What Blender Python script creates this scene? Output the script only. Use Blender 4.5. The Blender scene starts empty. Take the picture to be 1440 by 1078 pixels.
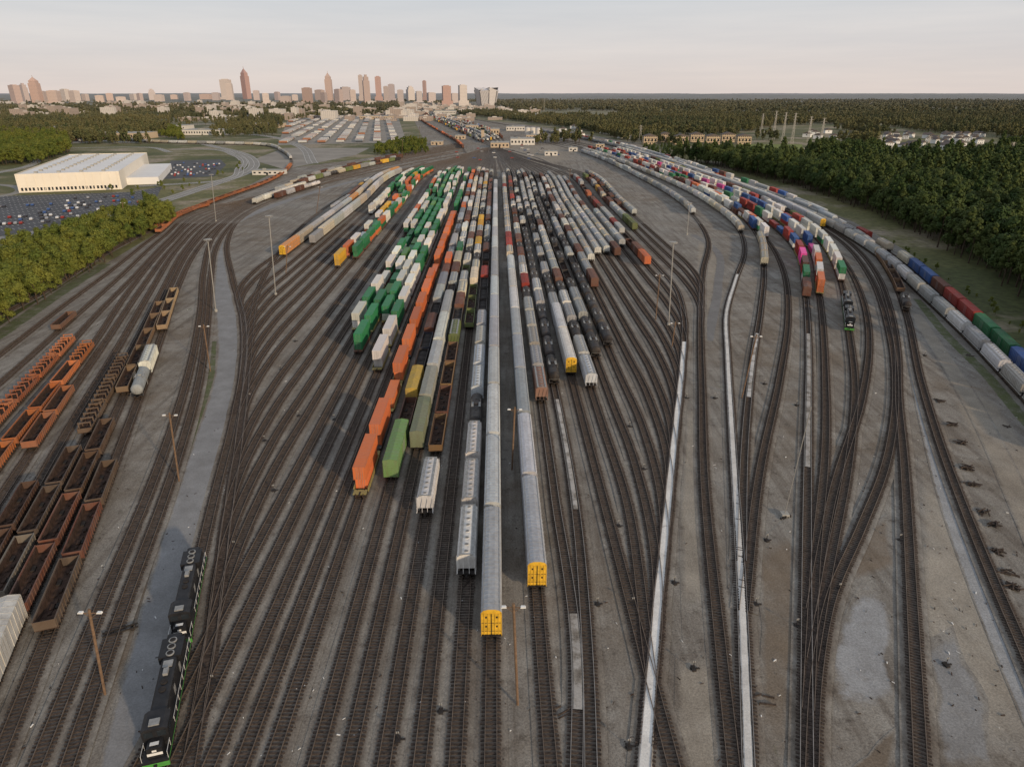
import bpy, math, random
import numpy as np
from mathutils import Vector, noise as mnoise
rnd = random.Random(11)
S = bpy.context.scene
S.view_settings.view_transform='Standard'
try: S.view_settings.look='None'
except Exception: pass
S.view_settings.exposure=0
# ---------------------------------------------------------------- survey: ground co-ordinates measured from the photograph
H=75.0; FP=960.0; PT=math.atan(408/960.0); cp,sp=math.cos(PT),math.sin(PT)
def G(px,py,z=0.0):
    u=(px-720)/FP; v=(539-py)/FP
    t=(H-z)/(sp-v*cp)
    return (u*t, t*(cp+v*sp))
def GY(py): return G(720,py)[1]
def topz(Y,py):
    v=(539-py)/FP; return H+Y*(v*cp-sp)/(cp+v*sp)
def atY(px,Y,py=140):
    v=(539-py)/FP; return (px-720)/FP*Y/(cp+v*sp)
# ---------------------------------------------------------------- materials
def newmat(name):
    m=bpy.data.materials.new(name); m.use_nodes=True
    nt=m.node_tree; b=nt.nodes['Principled BSDF']; b.inputs['Roughness'].default_value=.85
    b.inputs['Specular IOR Level'].default_value=.25
    return m,nt,b
def nd(nt,t,**k):
    n=nt.nodes.new(t)
    for a,v in k.items(): setattr(n,a,v)
    return n
def coords(nt,scale=(1,1,1)):
    tc=nd(nt,'ShaderNodeTexCoord'); mp=nd(nt,'ShaderNodeMapping'); mp.inputs['Scale'].default_value=scale
    nt.links.new(tc.outputs['Object'],mp.inputs['Vector']); return mp.outputs['Vector']
def noise(nt,vec,scale,detail=4,rough=.6):
    n=nd(nt,'ShaderNodeTexNoise'); n.inputs['Scale'].default_value=scale; n.inputs['Detail'].default_value=detail
    n.inputs['Roughness'].default_value=rough
    if vec is not None: nt.links.new(vec,n.inputs['Vector'])
    return n.outputs['Fac']
def rng(nt,fac,a,b,c=0,d=1):
    n=nd(nt,'ShaderNodeMapRange'); n.inputs[1].default_value=a; n.inputs[2].default_value=b
    n.inputs[3].default_value=c; n.inputs[4].default_value=d; nt.links.new(fac,n.inputs[0]); return n.outputs[0]
def mix(nt,f,a,b,mode='MIX'):
    n=nd(nt,'ShaderNodeMix',data_type='RGBA',blend_type=mode)
    for s,i in ((f,0),(a,6),(b,7)):
        if isinstance(s,(int,float)): n.inputs[i].default_value=s
        elif isinstance(s,(tuple,list)): n.inputs[i].default_value=(*s[:3],1)
        else: nt.links.new(s,n.inputs[i])
    return n.outputs[2]
def math_(nt,op,a,b):
    n=nd(nt,'ShaderNodeMath',operation=op)
    for i,s in enumerate((a,b)):
        if isinstance(s,(int,float)): n.inputs[i].default_value=s
        else: nt.links.new(s,n.inputs[i])
    return n.outputs[0]
def painted_haze(nt,c,a=1000,b=9000,amt=.55,col=(.35,.33,.32)):  # aerial haze painted into the base colour, stronger with world Y
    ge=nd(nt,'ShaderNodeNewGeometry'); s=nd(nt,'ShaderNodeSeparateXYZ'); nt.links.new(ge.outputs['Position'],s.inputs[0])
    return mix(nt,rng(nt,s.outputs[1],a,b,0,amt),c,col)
def ground_net(nt):
    v=coords(nt)
    big=rng(nt,noise(nt,v,.016,4),.38,.62)
    c=mix(nt,big,(.225,.212,.19),(.178,.146,.112))
    mid=rng(nt,noise(nt,v,.085,6,.7),.42,.68)
    c=mix(nt,mid,c,(.30,.282,.25))
    st=rng(nt,noise(nt,coords(nt,(1,.05,1)),.45,5),.45,.7,0,.75)
    c=mix(nt,st,c,(.11,.09,.072))
    sp_=rng(nt,noise(nt,v,.35,7,.75),.54,.70,0,.85)
    c=mix(nt,sp_,c,(.072,.058,.047))
    gs=rng(nt,noise(nt,coords(nt,(1,.5,1)),.11,7,.75),.64,.72,0,.6)
    c=mix(nt,gs,c,(.08,.092,.035))
    f=noise(nt,v,3.2,8,.78)
    c=mix(nt,1.0,c,mix(nt,rng(nt,f,.3,.7),(.45,.45,.45),(1.45,1.45,1.45)),'MULTIPLY')
    return c,f
def bump(nt,b,h,st=.5,dist=.12):
    n=nd(nt,'ShaderNodeBump'); n.inputs['Strength'].default_value=st; n.inputs['Distance'].default_value=dist
    nt.links.new(h,n.inputs['Height']); nt.links.new(n.outputs[0],b.inputs['Normal'])
def ground_mat(name,over=None,nscale=.6,lo=.35,hi=.75,amt=1.0,fine=(.65,1.3),spread=1.4):
    m,nt,b=newmat(name); c,f=ground_net(nt)
    if over:
        uv=nd(nt,'ShaderNodeUVMap'); sx=nd(nt,'ShaderNodeSeparateXYZ'); nt.links.new(uv.outputs[0],sx.inputs[0])
        n=noise(nt,coords(nt),nscale,6,.7)
        k=math_(nt,'ADD',math_(nt,'MULTIPLY',sx.outputs[0],.75),math_(nt,'MULTIPLY',math_(nt,'SUBTRACT',n,.4),spread))
        k=rng(nt,k,lo,hi,0,amt)
        n2=noise(nt,coords(nt),.2,5,.7); oi=nd(nt,'ShaderNodeObjectInfo')
        o=mix(nt,1.0,over,mix(nt,rng(nt,f,.3,.7),(fine[0],)*3,(fine[1],)*3),'MULTIPLY')
        o=mix(nt,1.0,o,mix(nt,rng(nt,n2,.35,.7),(.8,.79,.78),(1.15,1.15,1.15)),'MULTIPLY')
        o=mix(nt,1.0,o,mix(nt,oi.outputs['Random'],(.82,.8,.78),(1.2,1.2,1.2)),'MULTIPLY')
        c=mix(nt,k,c,o)
    nt.links.new(c,b.inputs['Base Color']); bump(nt,b,f); b.inputs['Roughness'].default_value=.95
    return m
def simple(name,col,rough=.8,metal=0,var=.25,scale=1.5,far=False):
    m,nt,b=newmat(name); f=noise(nt,coords(nt),scale,5,.65)
    c=mix(nt,1.0,col,mix(nt,rng(nt,f,.3,.7),(1-var,)*3,(1+var,)*3),'MULTIPLY')
    if far: c=painted_haze(nt,c)
    nt.links.new(c,b.inputs['Base Color']); b.inputs['Roughness'].default_value=rough; b.inputs['Metallic'].default_value=metal
    return m
def paint(name,dirt=.4,rough=.6,metal=0,tint=None):
    m,nt,b=newmat(name); oi=nd(nt,'ShaderNodeObjectInfo')
    col=oi.outputs['Color'] if tint is None else tint
    tc=nd(nt,'ShaderNodeTexCoord'); of=nd(nt,'ShaderNodeVectorMath',operation='ADD'); nt.links.new(tc.outputs['Object'],of.inputs[0])
    sc=nd(nt,'ShaderNodeVectorMath',operation='SCALE'); cx=nd(nt,'ShaderNodeCombineXYZ')
    for i in range(3): nt.links.new(oi.outputs['Random'],cx.inputs[i])
    nt.links.new(cx.outputs[0],sc.inputs[0]); sc.inputs['Scale'].default_value=87; nt.links.new(sc.outputs[0],of.inputs[1])
    mp=nd(nt,'ShaderNodeMapping'); mp.inputs['Scale'].default_value=(1,1,.22); nt.links.new(of.outputs[0],mp.inputs[0])
    n1=noise(nt,mp.outputs[0],1.4,7,.72); n2=noise(nt,of.outputs[0],.3,4)
    c=mix(nt,rng(nt,n1,.42,.72,0,dirt),col,(.13,.09,.065))
    c=mix(nt,rng(nt,n2,.4,.7,0,dirt*.6),c,(.2,.18,.155))
    c=mix(nt,1.0,c,mix(nt,oi.outputs['Random'],(.78,.78,.78),(1.18,1.18,1.18)),'MULTIPLY')
    nt.links.new(c,b.inputs['Base Color']); b.inputs['Roughness'].default_value=rough; b.inputs['Metallic'].default_value=metal
    return m
M={}
M['paint']=paint('weathered_paint',.45); M['cont']=paint('container_paint',.16,.5)
M['silver']=paint('galvanised_panel',.4,.5,.15)
M['yellow']=simple('yellow_end_paint',(.62,.37,.035),.55,0,.3,1.2)
M['under']=simple('underframe',(.028,.024,.022),.8,0,.4)
M['steel']=simple('wheel_steel',(.09,.06,.045),.6,.5,.3)
M['rust']=simple('rusty_interior',(.06,.036,.026),.9,0,.6,.9)
M['roofsteel']=simple('roof_walk_steel',(.3,.3,.29),.6,.3,.3)
M['hatch']=simple('hatch_cover',(.2,.2,.195),.6,.1,.3)
M['black']=simple('black_paint',(.02,.02,.022),.4,0,.4,.8)
M['hivis']=simple('hivis_green_paint',(.08,.30,.06),.5,0,.2)
M['white']=simple('white_paint',(.72,.72,.7),.6,0,.12,.6)
M['glass']=simple('window_glass',(.02,.025,.03),.12,0,.1)
M['dark']=simple('dark_gap',(.02,.018,.016),.9)
M['ground']=ground_mat('yard_gravel')
M['bed']=ground_mat('track_ballast',(.096,.077,.062),.8,.3,1.0,.85,(.5,1.5))
M['powder']=ground_mat('spilled_powder',(.66,.65,.62),.35,.42,.72,.95,(.82,1.1),1.9)
M['powder2']=ground_mat('spilled_powder_thin',(.52,.51,.49),.3,.75,1.0,.8,(.8,1.1),1.8)
M['lightdirt']=ground_mat('pale_dirt',(.345,.31,.255),.06,.4,1.0,.75)
M['bluegravel']=ground_mat('fresh_ballast',(.30,.31,.32),.3,.4,.8,.75)
M['browndirt']=ground_mat('brown_dirt',(.185,.145,.105),.08,.4,1.0,.8)
M['weeds']=ground_mat('weeds',(.07,.085,.03),.3,.5,.95,.9,(.5,1.5))
M['asph']=ground_mat('service_road_asphalt',(.205,.207,.21),.12,.3,.62,.9,(.82,1.15))
M['sleeper']=simple('timber_sleeper',(.056,.042,.034),.9,0,.75,1.9)
M['rail']=simple('rail_steel',(.18,.14,.11),.45,.5,.3,.6)
M['railw']=simple('dusty_rail',(.3,.28,.26),.5,.4,.3,.6)
M['wood']=simple('pole_timber',(.17,.11,.07),.9,0,.3,2)
M['galv']=simple('galvanised_pole',(.34,.33,.31),.5,.4,.1)
M['concrete']=simple('concrete',(.34,.33,.30),.9,0,.15,.2)
M['roofwhite']=simple('membrane_roof',(.72,.71,.69),.8,0,.08,.02)
M['wallwhite']=simple('warehouse_wall',(.76,.70,.60),.8,0,.05,.1)
M['road']=simple('road_asphalt',(.25,.24,.22),.9,0,.12,.05)
M['lot']=simple('parking_asphalt',(.085,.088,.095),.9,0,.2,.05)
M['palelot']=simple('pale_lot',(.26,.24,.21),.9,0,.25,.02)
M['bark']=simple('bark',(.07,.05,.035),.9)
# ---------------------------------------------------------------- mesh builder
class MB:
    def __init__(s): s.v=[];s.f=[];s.m=[];s.uv=None
    def add(s,vs,fs,m=0):
        o=len(s.v); s.v+=vs; s.f+=[tuple(i+o for i in f) for f in fs]; s.m+=[m]*len(fs)
    def box(s,x0,x1,y0,y1,z0,z1,m=0):
        s.add([(x0,y0,z0),(x1,y0,z0),(x1,y1,z0),(x0,y1,z0),(x0,y0,z1),(x1,y0,z1),(x1,y1,z1),(x0,y1,z1)],
              [(0,3,2,1),(4,5,6,7),(0,1,5,4),(1,2,6,5),(2,3,7,6),(3,0,4,7)],m)
    def prism(s,prof,y0,y1,m=0,capm=None,sh=None):
        n=len(prof); vs=[(x,y0,z) for x,z in prof]+[(x,y1,z) for x,z in (sh or prof)]
        s.add(vs,[(i,i+n,(i+1)%n+n,(i+1)%n)[::-1] for i in range(n)],m)
        o=len(s.v)-2*n; cm=m if capm is None else capm
        s.f+=[tuple(range(o,o+n)),tuple(range(o+2*n-1,o+n-1,-1))]; s.m+=[cm,cm]
    def cyl(s,c,ax,r,h,n=12,m=0,r2=None):
        r2=r if r2 is None else r2; vs=[]
        for k,(rr,hh) in enumerate(((r,0),(r2,h))):
            for i in range(n):
                a=2*math.pi*i/n; p=[rr*math.cos(a),rr*math.sin(a)]
                q={'x':(hh,p[0],p[1]),'y':(p[0],hh,p[1]),'z':(p[0],p[1],hh)}[ax]
                vs.append((c[0]+q[0],c[1]+q[1],c[2]+q[2]))
        s.add(vs,[(i,(i+1)%n,(i+1)%n+n,i+n) for i in range(n)]+[tuple(range(n))[::-1],tuple(range(n,2*n))],m)
    def rod(s,a,b,r=.03,m=0,n=4):
        a=Vector(a);b=Vector(b);d=(b-a).normalized(); u=d.orthogonal().normalized(); w=d.cross(u)
        vs=[]
        for p in (a,b):
            for i in range(n):
                t=2*math.pi*i/n; vs.append(tuple(p+u*r*math.cos(t)+w*r*math.sin(t)))
        s.add(vs,[(i,(i+1)%n,(i+1)%n+n,i+n) for i in range(n)]+[tuple(range(n))[::-1],tuple(range(n,2*n))],m)
    def mesh(s,name,mats):
        me=bpy.data.meshes.new(name); me.from_pydata(s.v,[],s.f)
        for k in mats: me.materials.append(M[k] if isinstance(k,str) else k)
        me.polygons.foreach_set('material_index',s.m)
        if s.uv is not None:
            ul=me.uv_layers.new(name='UVMap'); li=np.zeros(len(me.loops),dtype=np.int32); me.loops.foreach_get('vertex_index',li)
            uv=np.zeros((len(li),2),dtype=np.float32); uv[:,0]=np.array(s.uv)[li]; ul.data.foreach_set('uv',uv.ravel())
        me.update(); return me
def link(name,me,loc=(0,0,0),rz=0,col=None,parent=None):
    o=bpy.data.objects.new(name,me); S.collection.objects.link(o); o.location=loc; o.rotation_euler=(0,0,rz)
    if col: o.color=(*col,1)
    if parent: o.parent=parent
    return o
# ---------------------------------------------------------------- rail vehicles (y = along track, z=0 ground, rail top .3)
def truck(b,y,six=False):
    hs=(-1.75,0,1.75) if six else (-.88,.88)
    for sx in (-1,1):
        b.box(sx*1.0-.1,sx*1.0+.1,y+hs[0]-.35,y+hs[-1]+.35,.62,.92,2)
        b.box(sx*1.0-.13,sx*1.0+.13,y-.4,y+.4,.42,1.0,2)
        for h in hs: b.cyl((sx*.74-.07,y+h,.74),'x',.44,.14,12,3)
    for h in hs: b.rod((-.74,y+h,.74),(.74,y+h,.74),.08,3)
    b.box(-.95,.95,y-.25,y+.25,.6,1.0,2)
def ladder(b,x,y0,y1,z0,z1,m=2):
    b.rod((x,y0,z0),(x,y0,z1),.03,m); b.rod((x,y1,z0),(x,y1,z1),.03,m)
    z=z0+.2
    while z<z1: b.rod((x,y0,z),(x,y1,z),.025,m); z+=.4
def couplers(b,L):
    for s in (-1,1):
        y=s*L/2; b.box(-.15,.15,min(y-s*1.2,y+s*.0),max(y-s*1.2,y+s*.0),.85,1.15,2)
def autorack(endm=4):
    b=MB(); L=27.8; h=L/2-.35
    truck(b,-h+3);truck(b,h-3);couplers(b,28.4)
    prof=[(-1.5,1.1),(1.5,1.1),(1.5,5.25),(1.15,5.6),(.5,5.78),(-.5,5.78),(-1.15,5.6),(-1.5,5.25)]
    b.prism(prof,-h,h,1,endm)
    b.box(-1.56,1.56,-h,h,.85,1.099,2)
    n=24
    for i in range(n+1):
        y=-h+.05+(2*h-.1)*i/n
        for s in (-1,1): b.box(min(s*1.501,s*1.58),max(s*1.501,s*1.58),y-.06,y+.06,1.12,5.2,1)
    for i in range(28):
        y=-h+.5+(2*h-1.0)*i/27
        b.prism([(-1.3,5.53),(1.3,5.53),(1.15,5.64),(.5,5.82),(-.5,5.82),(-1.15,5.64)],y-.05,y+.05,1)
    for s in (-1,1):
        b.box(min(s*1.16,s*1.26),max(s*1.16,s*1.26),-h,h,5.60,5.66,5)
        for z in (2.3,3.75): b.box(min(s*1.502,s*1.55),max(s*1.502,s*1.55),-h,h,z,z+.16,5)
        e=s*(h+.002)
        b.box(-1.5,1.5,min(e,e+s*.12),max(e,e+s*.12),1.3,5.1,endm)
        for x in (-1.05,-.52,.52,1.05): b.box(x-.05,x+.05,min(e+s*.12,e+s*.2),max(e+s*.12,e+s*.2),1.3,5.1,endm)
        for x in (-.79,.79):
            for z in (4.3,2.6): b.box(x-.13,x+.13,min(e+s*.122,e+s*.13),max(e+s*.122,e+s*.13),z,z+.35,6)
        for z in (1.9,3.4): b.box(-1.45,1.45,min(e+s*.121,e+s*.16),max(e+s*.121,e+s*.16),z,z+.07,3)
        b.box(-.05,.05,min(e+s*.13,e+s*.22),max(e+s*.13,e+s*.22),1.3,5.1,6)
        b.box(-1.45,1.45,min(e,e+s*.25),max(e,e+s*.25),1.0,1.2,2)
        for x in (-1.5,1.5): b.rod((x,e+s*.15,1.0),(x,e+s*.15,5.2),.05,endm)
    return b.mesh('autorack_car',['paint','silver','under','steel','yellow','roofsteel','dark'])
def hopper(L=17.6,nb=3):
    b=MB(); h=L/2-.4; hb=h-.9
    truck(b,-h+2.1);truck(b,h-2.1);couplers(b,L)
    prof=[(-1.55,1.9),(1.55,1.9),(1.6,3.2),(1.5,4.05),(1.05,4.5),(.35,4.66),(-.35,4.66),(-1.05,4.5),(-1.5,4.05),(-1.6,3.2)]
    b.prism(prof,-hb,hb,0)
    b.box(-.3,.3,-h,h,1.0,1.35,2)
    for s in (-1,1):
        b.box(min(s*1.45,s*1.6),max(s*1.45,s*1.6),-h,h,1.3,1.6,0)
        e=s*h; b.box(-1.5,1.5,min(e,e-s*.9),max(e,e-s*.9),1.35,1.45,2)
        b.add([(-1.45,s*hb,1.95),(1.45,s*hb,1.95),(1.2,s*(hb-2.6),1.2),(-1.2,s*(hb-2.6),1.2)],[(0,1,2,3)],0)
        for x in (-1.45,-.5,.5,1.45): b.rod((x,s*(h-.1),1.4),(x,s*hb,4.2),.06,0)
        ladder(b,1.62,s*(hb-.1)-.2,s*(hb-.1)+.2,1.3,4.3,0); ladder(b,-1.62,s*(hb-.1)-.2,s*(hb-.1)+.2,1.3,4.3,0)
    w=(2*hb-2.4)/nb
    for i in range(nb):
        yc=-hb+1.2+w*(i+.5)
        vs=[(-1.5,yc-w*.48,1.92),(1.5,yc-w*.48,1.92),(1.5,yc+w*.48,1.92),(-1.5,yc+w*.48,1.92),(-.5,yc-.4,.55),(.5,yc-.4,.55),(.5,yc+.4,.55),(-.5,yc+.4,.55)]
        b.add(vs,[(0,1,5,4),(1,2,6,5),(2,3,7,6),(3,0,4,7),(4,5,6,7)],0)
    for i in range(15):
        y=-hb+.15+(2*hb-.3)*i/14
        for s in (-1,1): b.prism([(s*1.5,1.6),(s*1.66,1.6),(s*1.68,3.2),(s*1.56,4.1),(s*1.45,4.0),(s*1.55,3.2)],y-.05,y+.05,0)
    for s in (-1,1):
        b.box(s*.98-.2,s*.98+.2,-hb,hb,4.62,4.66,5)
        b.rod((s*1.2,-hb,4.64),(s*1.2,hb,4.64),.03,5)
        b.box(-1.2,1.2,s*(hb-.15)-.15,s*(hb-.15)+.15,4.68,4.71,5)
    nh=8
    for i in range(nh):
        y=-hb+.9+(2*hb-1.8)*i/(nh-1); b.cyl((0,y,4.6),'z',.36,.16,12,0); b.cyl((0,y,4.76),'z',.3,.05,12,6); b.box(-.42,.42,y-.03,y+.03,4.81,4.84,5)
    return b.mesh('covered_hopper_car',['paint','roofsteel','under','steel','yellow','roofsteel','hatch'])
def tank():
    b=MB(); L=17.0; h=L/2-.4; zc=2.65
    truck(b,-h+2);truck(b,h-2);couplers(b,L)
    rings=[(-h+.5,0.35),(-h+.6,.85),(-h+.85,1.25),(-h+1.25,1.5)]; rings+=[(-y,q) for y,q in rings[::-1]]
    n=20;vs=[];fs=[]
    for y,q in rings:
        for i in range(n):
            a=2*math.pi*i/n; vs.append((q*math.cos(a),y,zc+q*math.sin(a)))
    for k in range(len(rings)-1):
        for i in range(n): fs.append((k*n+i,(k+1)*n+i,(k+1)*n+(i+1)%n,k*n+(i+1)%n))
    fs+=[tuple(range(n)),tuple(range((len(rings)-1)*n,len(rings)*n))[::-1]]
    b.add(vs,fs,0)
    b.box(-.35,.35,-h,h,.95,1.3,2)
    for s in (-1,1):
        b.box(-1.5,1.5,min(s*h,s*(h-1.0)),max(s*h,s*(h-1.0)),1.2,1.3,2)
        b.box(-1.3,1.3,s*(h-2)-.3,s*(h-2)+.3,1.28,1.9,2)
        b.rod((-1.45,s*(h-.05),1.3),(-1.45,s*(h-.05),2.3),.03,5);b.rod((1.45,s*(h-.05),1.3),(1.45,s*(h-.05),2.3),.03,5)
        b.rod((-1.45,s*(h-.05),2.3),(1.45,s*(h-.05),2.3),.03,5)
        b.cyl((0,s*3.2,zc+1.4),'z',.25,.22,10,0)
        ladder(b,s*1.56,-.25,.25,1.2,4.0,5)
        b.rod((s*1.05,-1.3,4.9),(s*1.05,1.3,4.9),.03,5)
        for y in (-1.3,0,1.3): b.rod((s*1.05,y,4.15),(s*1.05,y,4.9),.03,5)
        b.prism([(s*.6,4.05),(s*1.15,4.05),(s*1.15,4.11),(s*.6,4.11)],-1.3,1.3,5)
    b.cyl((0,0,zc+1.4),'z',.5,.45,12,0)
    for y in (-5,-2.4,2.4,5): b.cyl((0,y-.04,zc),'y',1.515,.08,20,0)
    return b.mesh('tank_car',['paint','silver','under','steel','yellow','roofsteel'])
def boxcar(L=17.4,top=4.9):
    b=MB(); h=L/2-.5
    truck(b,-h+2.4);truck(b,h-2.4);couplers(b,L)
    b.prism([(-1.5,1.1),(1.5,1.1),(1.5,top-.3),(0,top),(-1.5,top-.3)],-h,h,0)
    b.box(-1.52,1.52,-h+.2,h-.2,.8,1.098,2)
    for i in range(15):
        y=-h+.1+(2*h-.2)*i/14
        b.prism([(-1.52,top-.29),(0,top+.01),(1.52,top-.29),(1.52,top-.25),(0,top+.045),(-1.52,top-.25)],y-.04,y+.04,0)
        if abs(y)>1.8:
            for s in (-1,1): b.box(min(s*1.501,s*1.57),max(s*1.501,s*1.57),y-.05,y+.05,1.12,top-.35,0)
    for s in (-1,1):
        b.box(min(s*1.502,s*1.61),max(s*1.502,s*1.61),-1.55,1.55,1.25,top-.5,0)
        for y in (-1,-.0,1.): b.box(min(s*1.61,s*1.65),max(s*1.61,s*1.65),y-.04,y+.04,1.3,top-.6,1)
        for k in range(6): z=1.4+k*(top-2.0)/6; b.box(-1.4,1.4,min(s*(h+.001),s*(h+.07)),max(s*(h+.001),s*(h+.07)),z,z+.2,0)
        ladder(b,1.6,s*(h-.5)-.2,s*(h-.5)+.2,.8,top-.4,0);ladder(b,-1.6,s*(h-.5)-.2,s*(h-.5)+.2,.8,top-.4,0)
    return b.mesh('boxcar',['paint','roofsteel','under','steel'])
def gondola(L=17.2,top=2.75,stakes=False,load=False):
    b=MB(); h=L/2-.5
    truck(b,-h+2.1);truck(b,h-2.1);couplers(b,L)
    b.box(-1.5,1.5,-h,h,1.1,1.25,4)
    b.box(-.3,.3,-h,h,.85,1.098,2)
    for s in (-1,1):
        b.box(min(s*1.42,s*1.5),max(s*1.42,s*1.5),-h,h,1.252,top,0); b.box(min(s*1.40,s*1.58),max(s*1.40,s*1.58),-h,h,top+.001,top+.1,0)
        b.box(min(s*1.30,s*1.418),max(s*1.30,s*1.418),-h+.1,h-.1,1.252,top-.2,4)
        b.box(-1.418,1.418,min(s*h,s*(h-.1)),max(s*h,s*(h-.1)),1.252,top+.02,0)
        n=14
        for i in range(n):
            y=-h+.3+(2*h-.6)*i/(n-1); b.box(min(s*1.501,s*1.6),max(s*1.501,s*1.6),y-.07,y+.07,1.0,top-.001,0)
        if stakes:
            for i in range(6):
                y=-h+1+(2*h-2)*i/5
                b.box(s*1.25-.12,s*1.25+.12,y-.12,y+.12,1.26,top+1.2,0)
    if stakes:
        for i in range(6):
            y=-h+1+(2*h-2)*i/5; b.box(-1.25,1.25,y-.14,y+.14,top+.9,top+1.15,0)
    if load:
        vs=[];fs=[];ny=16;nx=6;r=random.Random(5)
        for j in range(ny+1):
            for i in range(nx+1):
                vs.append((-1.28+2.56*i/nx,-h+.15+(2*h-.3)*j/ny,top-.75+.5*math.sin(math.pi*i/nx)*abs(math.sin(math.pi*j/ny*3))+r.uniform(0,.15)))
        for j in range(ny):
            for i in range(nx): a=j*(nx+1)+i; fs.append((a,a+1,a+nx+2,a+nx+1))
        b.add(vs,fs,5)
    else:
        r=random.Random(int(L*7))
        for k in range(9):
            y=r.uniform(-h+1,h-1); x=r.uniform(-.8,.8); b.box(x-r.uniform(.1,.4),x+r.uniform(.1,.4),y-r.uniform(.2,1),y+r.uniform(.2,1),1.251,1.3+r.uniform(.02,.3),r.choice((4,5,0)))
    return b.mesh('gondola_car',['paint','roofsteel','under','steel','rust','under'])
def wellcar(L=18.6):
    b=MB(); h=L/2-.2; truck(b,-h+.9);truck(b,h-.9);couplers(b,L)
    w=h-1.9
    for s in (-1,1):
        b.box(min(s*1.38,s*1.5),max(s*1.38,s*1.5),-w,w,.55,1.35,0)
        b.box(-1.35,1.35,min(s*h,s*(h-1.9)),max(s*h,s*(h-1.9)),1.02,1.12,0)
        b.prism([(s*1.36,1.35),(s*1.5,1.35),(s*1.55,1.5),(s*1.36,1.5)],-w,w,0)
        for i in range(9): y=-w+.3+(2*w-.6)*i/8; b.box(min(s*1.501,s*1.56),max(s*1.501,s*1.56),y-.06,y+.06,.6,1.3,0)
    b.box(-1.37,1.37,-w,w,.5,.58,2)
    return b.mesh('container_well_car',['paint','roofsteel','under','steel'])
def container(L):
    b=MB(); h=L/2; W=1.26; T=2.86
    b.box(-W+.04,W-.04,-h+.06,h-.06,.1,T-.03,0)
    for sx in (-1,1):
        for sy in (-1,1): b.box(min(sx*W,sx*(W-.16)),max(sx*W,sx*(W-.16)),min(sy*h,sy*(h-.16)),max(sy*h,sy*(h-.16)),0,T,0)
        b.box(min(sx*W,sx*(W-.1)),max(sx*W,sx*(W-.1)),-h+.16,h-.16,T-.14,T-.005,0); b.box(min(sx*W,sx*(W-.1)),max(sx*W,sx*(W-.1)),-h+.16,h-.16,0,.16,0)
        n=int(L*2)
        for i in range(n):
            y=-h+.35+(L-.7)*i/(n-1); b.box(min(sx*(W-.039),sx*(W-.008)),max(sx*(W-.039),sx*(W-.008)),y-.08,y+.08,.17,T-.15,0)
    for i in range(int(L)):
        y=-h+.5+(L-1)*i/(int(L)-1); b.box(-W+.15,W-.15,y-.12,y+.12,T-.029,T-.008,0)
    for sy in (-1,1):
        for x in (-.6,-.2,.2,.6): b.rod((x,sy*(h-.03),.1),(x,sy*(h-.03),T-.1),.03,1)
        b.box(-.01,.01,min(sy*(h-.061),sy*(h-.04)),max(sy*(h-.061),sy*(h-.04)),.1,T-.1,2)
    return b.mesh('shipping_container',['cont','roofsteel','under'])
def loco():
    b=MB(); h=9.9
    truck(b,-h+3.6,True);truck(b,h-3.6,True);couplers(b,20.6)
    b.box(-1.5,1.5,-h,h,1.25,1.55,0)
    b.box(-1.5,1.5,-h-.002,-h+.25,.55,1.249,6); b.box(-1.5,1.5,h-.25,h+.002,.55,1.249,0)
    for s in (-1,1): b.box(min(s*1.501,s*1.52),max(s*1.501,s*1.52),-h+.1,h-.1,1.3,1.42,6)
    b.box(-1.35,1.35,-2.4,2.4,.6,1.248,0)
    b.box(-.95,.95,-5.0,h-1.0,1.552,4.2,0)
    b.prism([(-.95,4.2),(.95,4.2),(.75,4.38),(-.75,4.38)],-5.0,h-1.0,0)
    b.box(-1.45,1.45,h-5.6,h-1.9,3.3,4.45,0)
    for y in (h-5,h-3.75,h-2.5): b.cyl((0,y,4.45),'z',.55,.14,16,5); b.cyl((0,y,4.59),'z',.4,.02,16,2)
    for y in (-1.5,-.2): b.cyl((0,y,4.38),'z',.45,.15,14,2)
    b.box(-.3,.3,.9,2.0,4.38,4.75,5)
    b.box(-.6,.6,2.4,3.6,4.38,4.5,5)
    b.box(-1.5,1.5,-7.7,-5.002,1.552,4.25,0)
    b.prism([(-1.5,4.25),(1.5,4.25),(1.0,4.6),(-1.0,4.6)],-7.8,-4.9,0)
    for s in (-1,1):
        b.box(min(s*1.501,s*1.52),max(s*1.501,s*1.52),-7.2,-5.5,3.1,3.95,4)
        b.box(s*.75-.5,s*.75+.5,-7.72,-7.701,3.2,4.0,4)
        b.box(min(s*.951,s*.96),max(s*.951,s*.96),h-3,h-1.4,2.0,3.0,1)
        for k in range(8):
            y=-4.5+k*1.4
            if k%3==0: b.box(min(s*.951,s*.965),max(s*.951,s*.965),y,y+.9,1.8,3.2,5)
            else: b.box(min(s*.951,s*.962),max(s*.951,s*.962),y,y+1.1,1.7,3.2,0)
        b.rod((s*1.45,-h+.2,2.55),(s*1.45,h-.2,2.55),.03,1)
        for k in range(12):
            y=-h+.2+k*(2*h-.4)/11; b.rod((s*1.45,y,1.5),(s*1.45,y,2.55),.025,1)
        b.box(s*1.1-.3,s*1.1+.3,-4,1,1.552,2.0,0)
    b.prism([(-.85,1.552),(.85,1.552),(.85,2.95),(.5,3.1),(-.5,3.1),(-.85,2.95)],-h+.6,-7.7,0)
    b.box(-.86,.86,-h+.58,-h+.598,1.9,2.3,1); b.box(-.25,.25,-h+.57,-h+.579,2.45,2.75,1)
    b.box(-.5,.5,-h+1.0,-h+1.5,3.1,3.12,1)
    b.box(-.9,.9,h-1.0,h-.98,3.2,3.6,1)
    b.box(-.6,.6,-7.4,-6.4,4.6,4.78,5)
    return b.mesh('diesel_locomotive',['black','white','under','steel','glass','roofsteel','hivis'])
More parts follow.
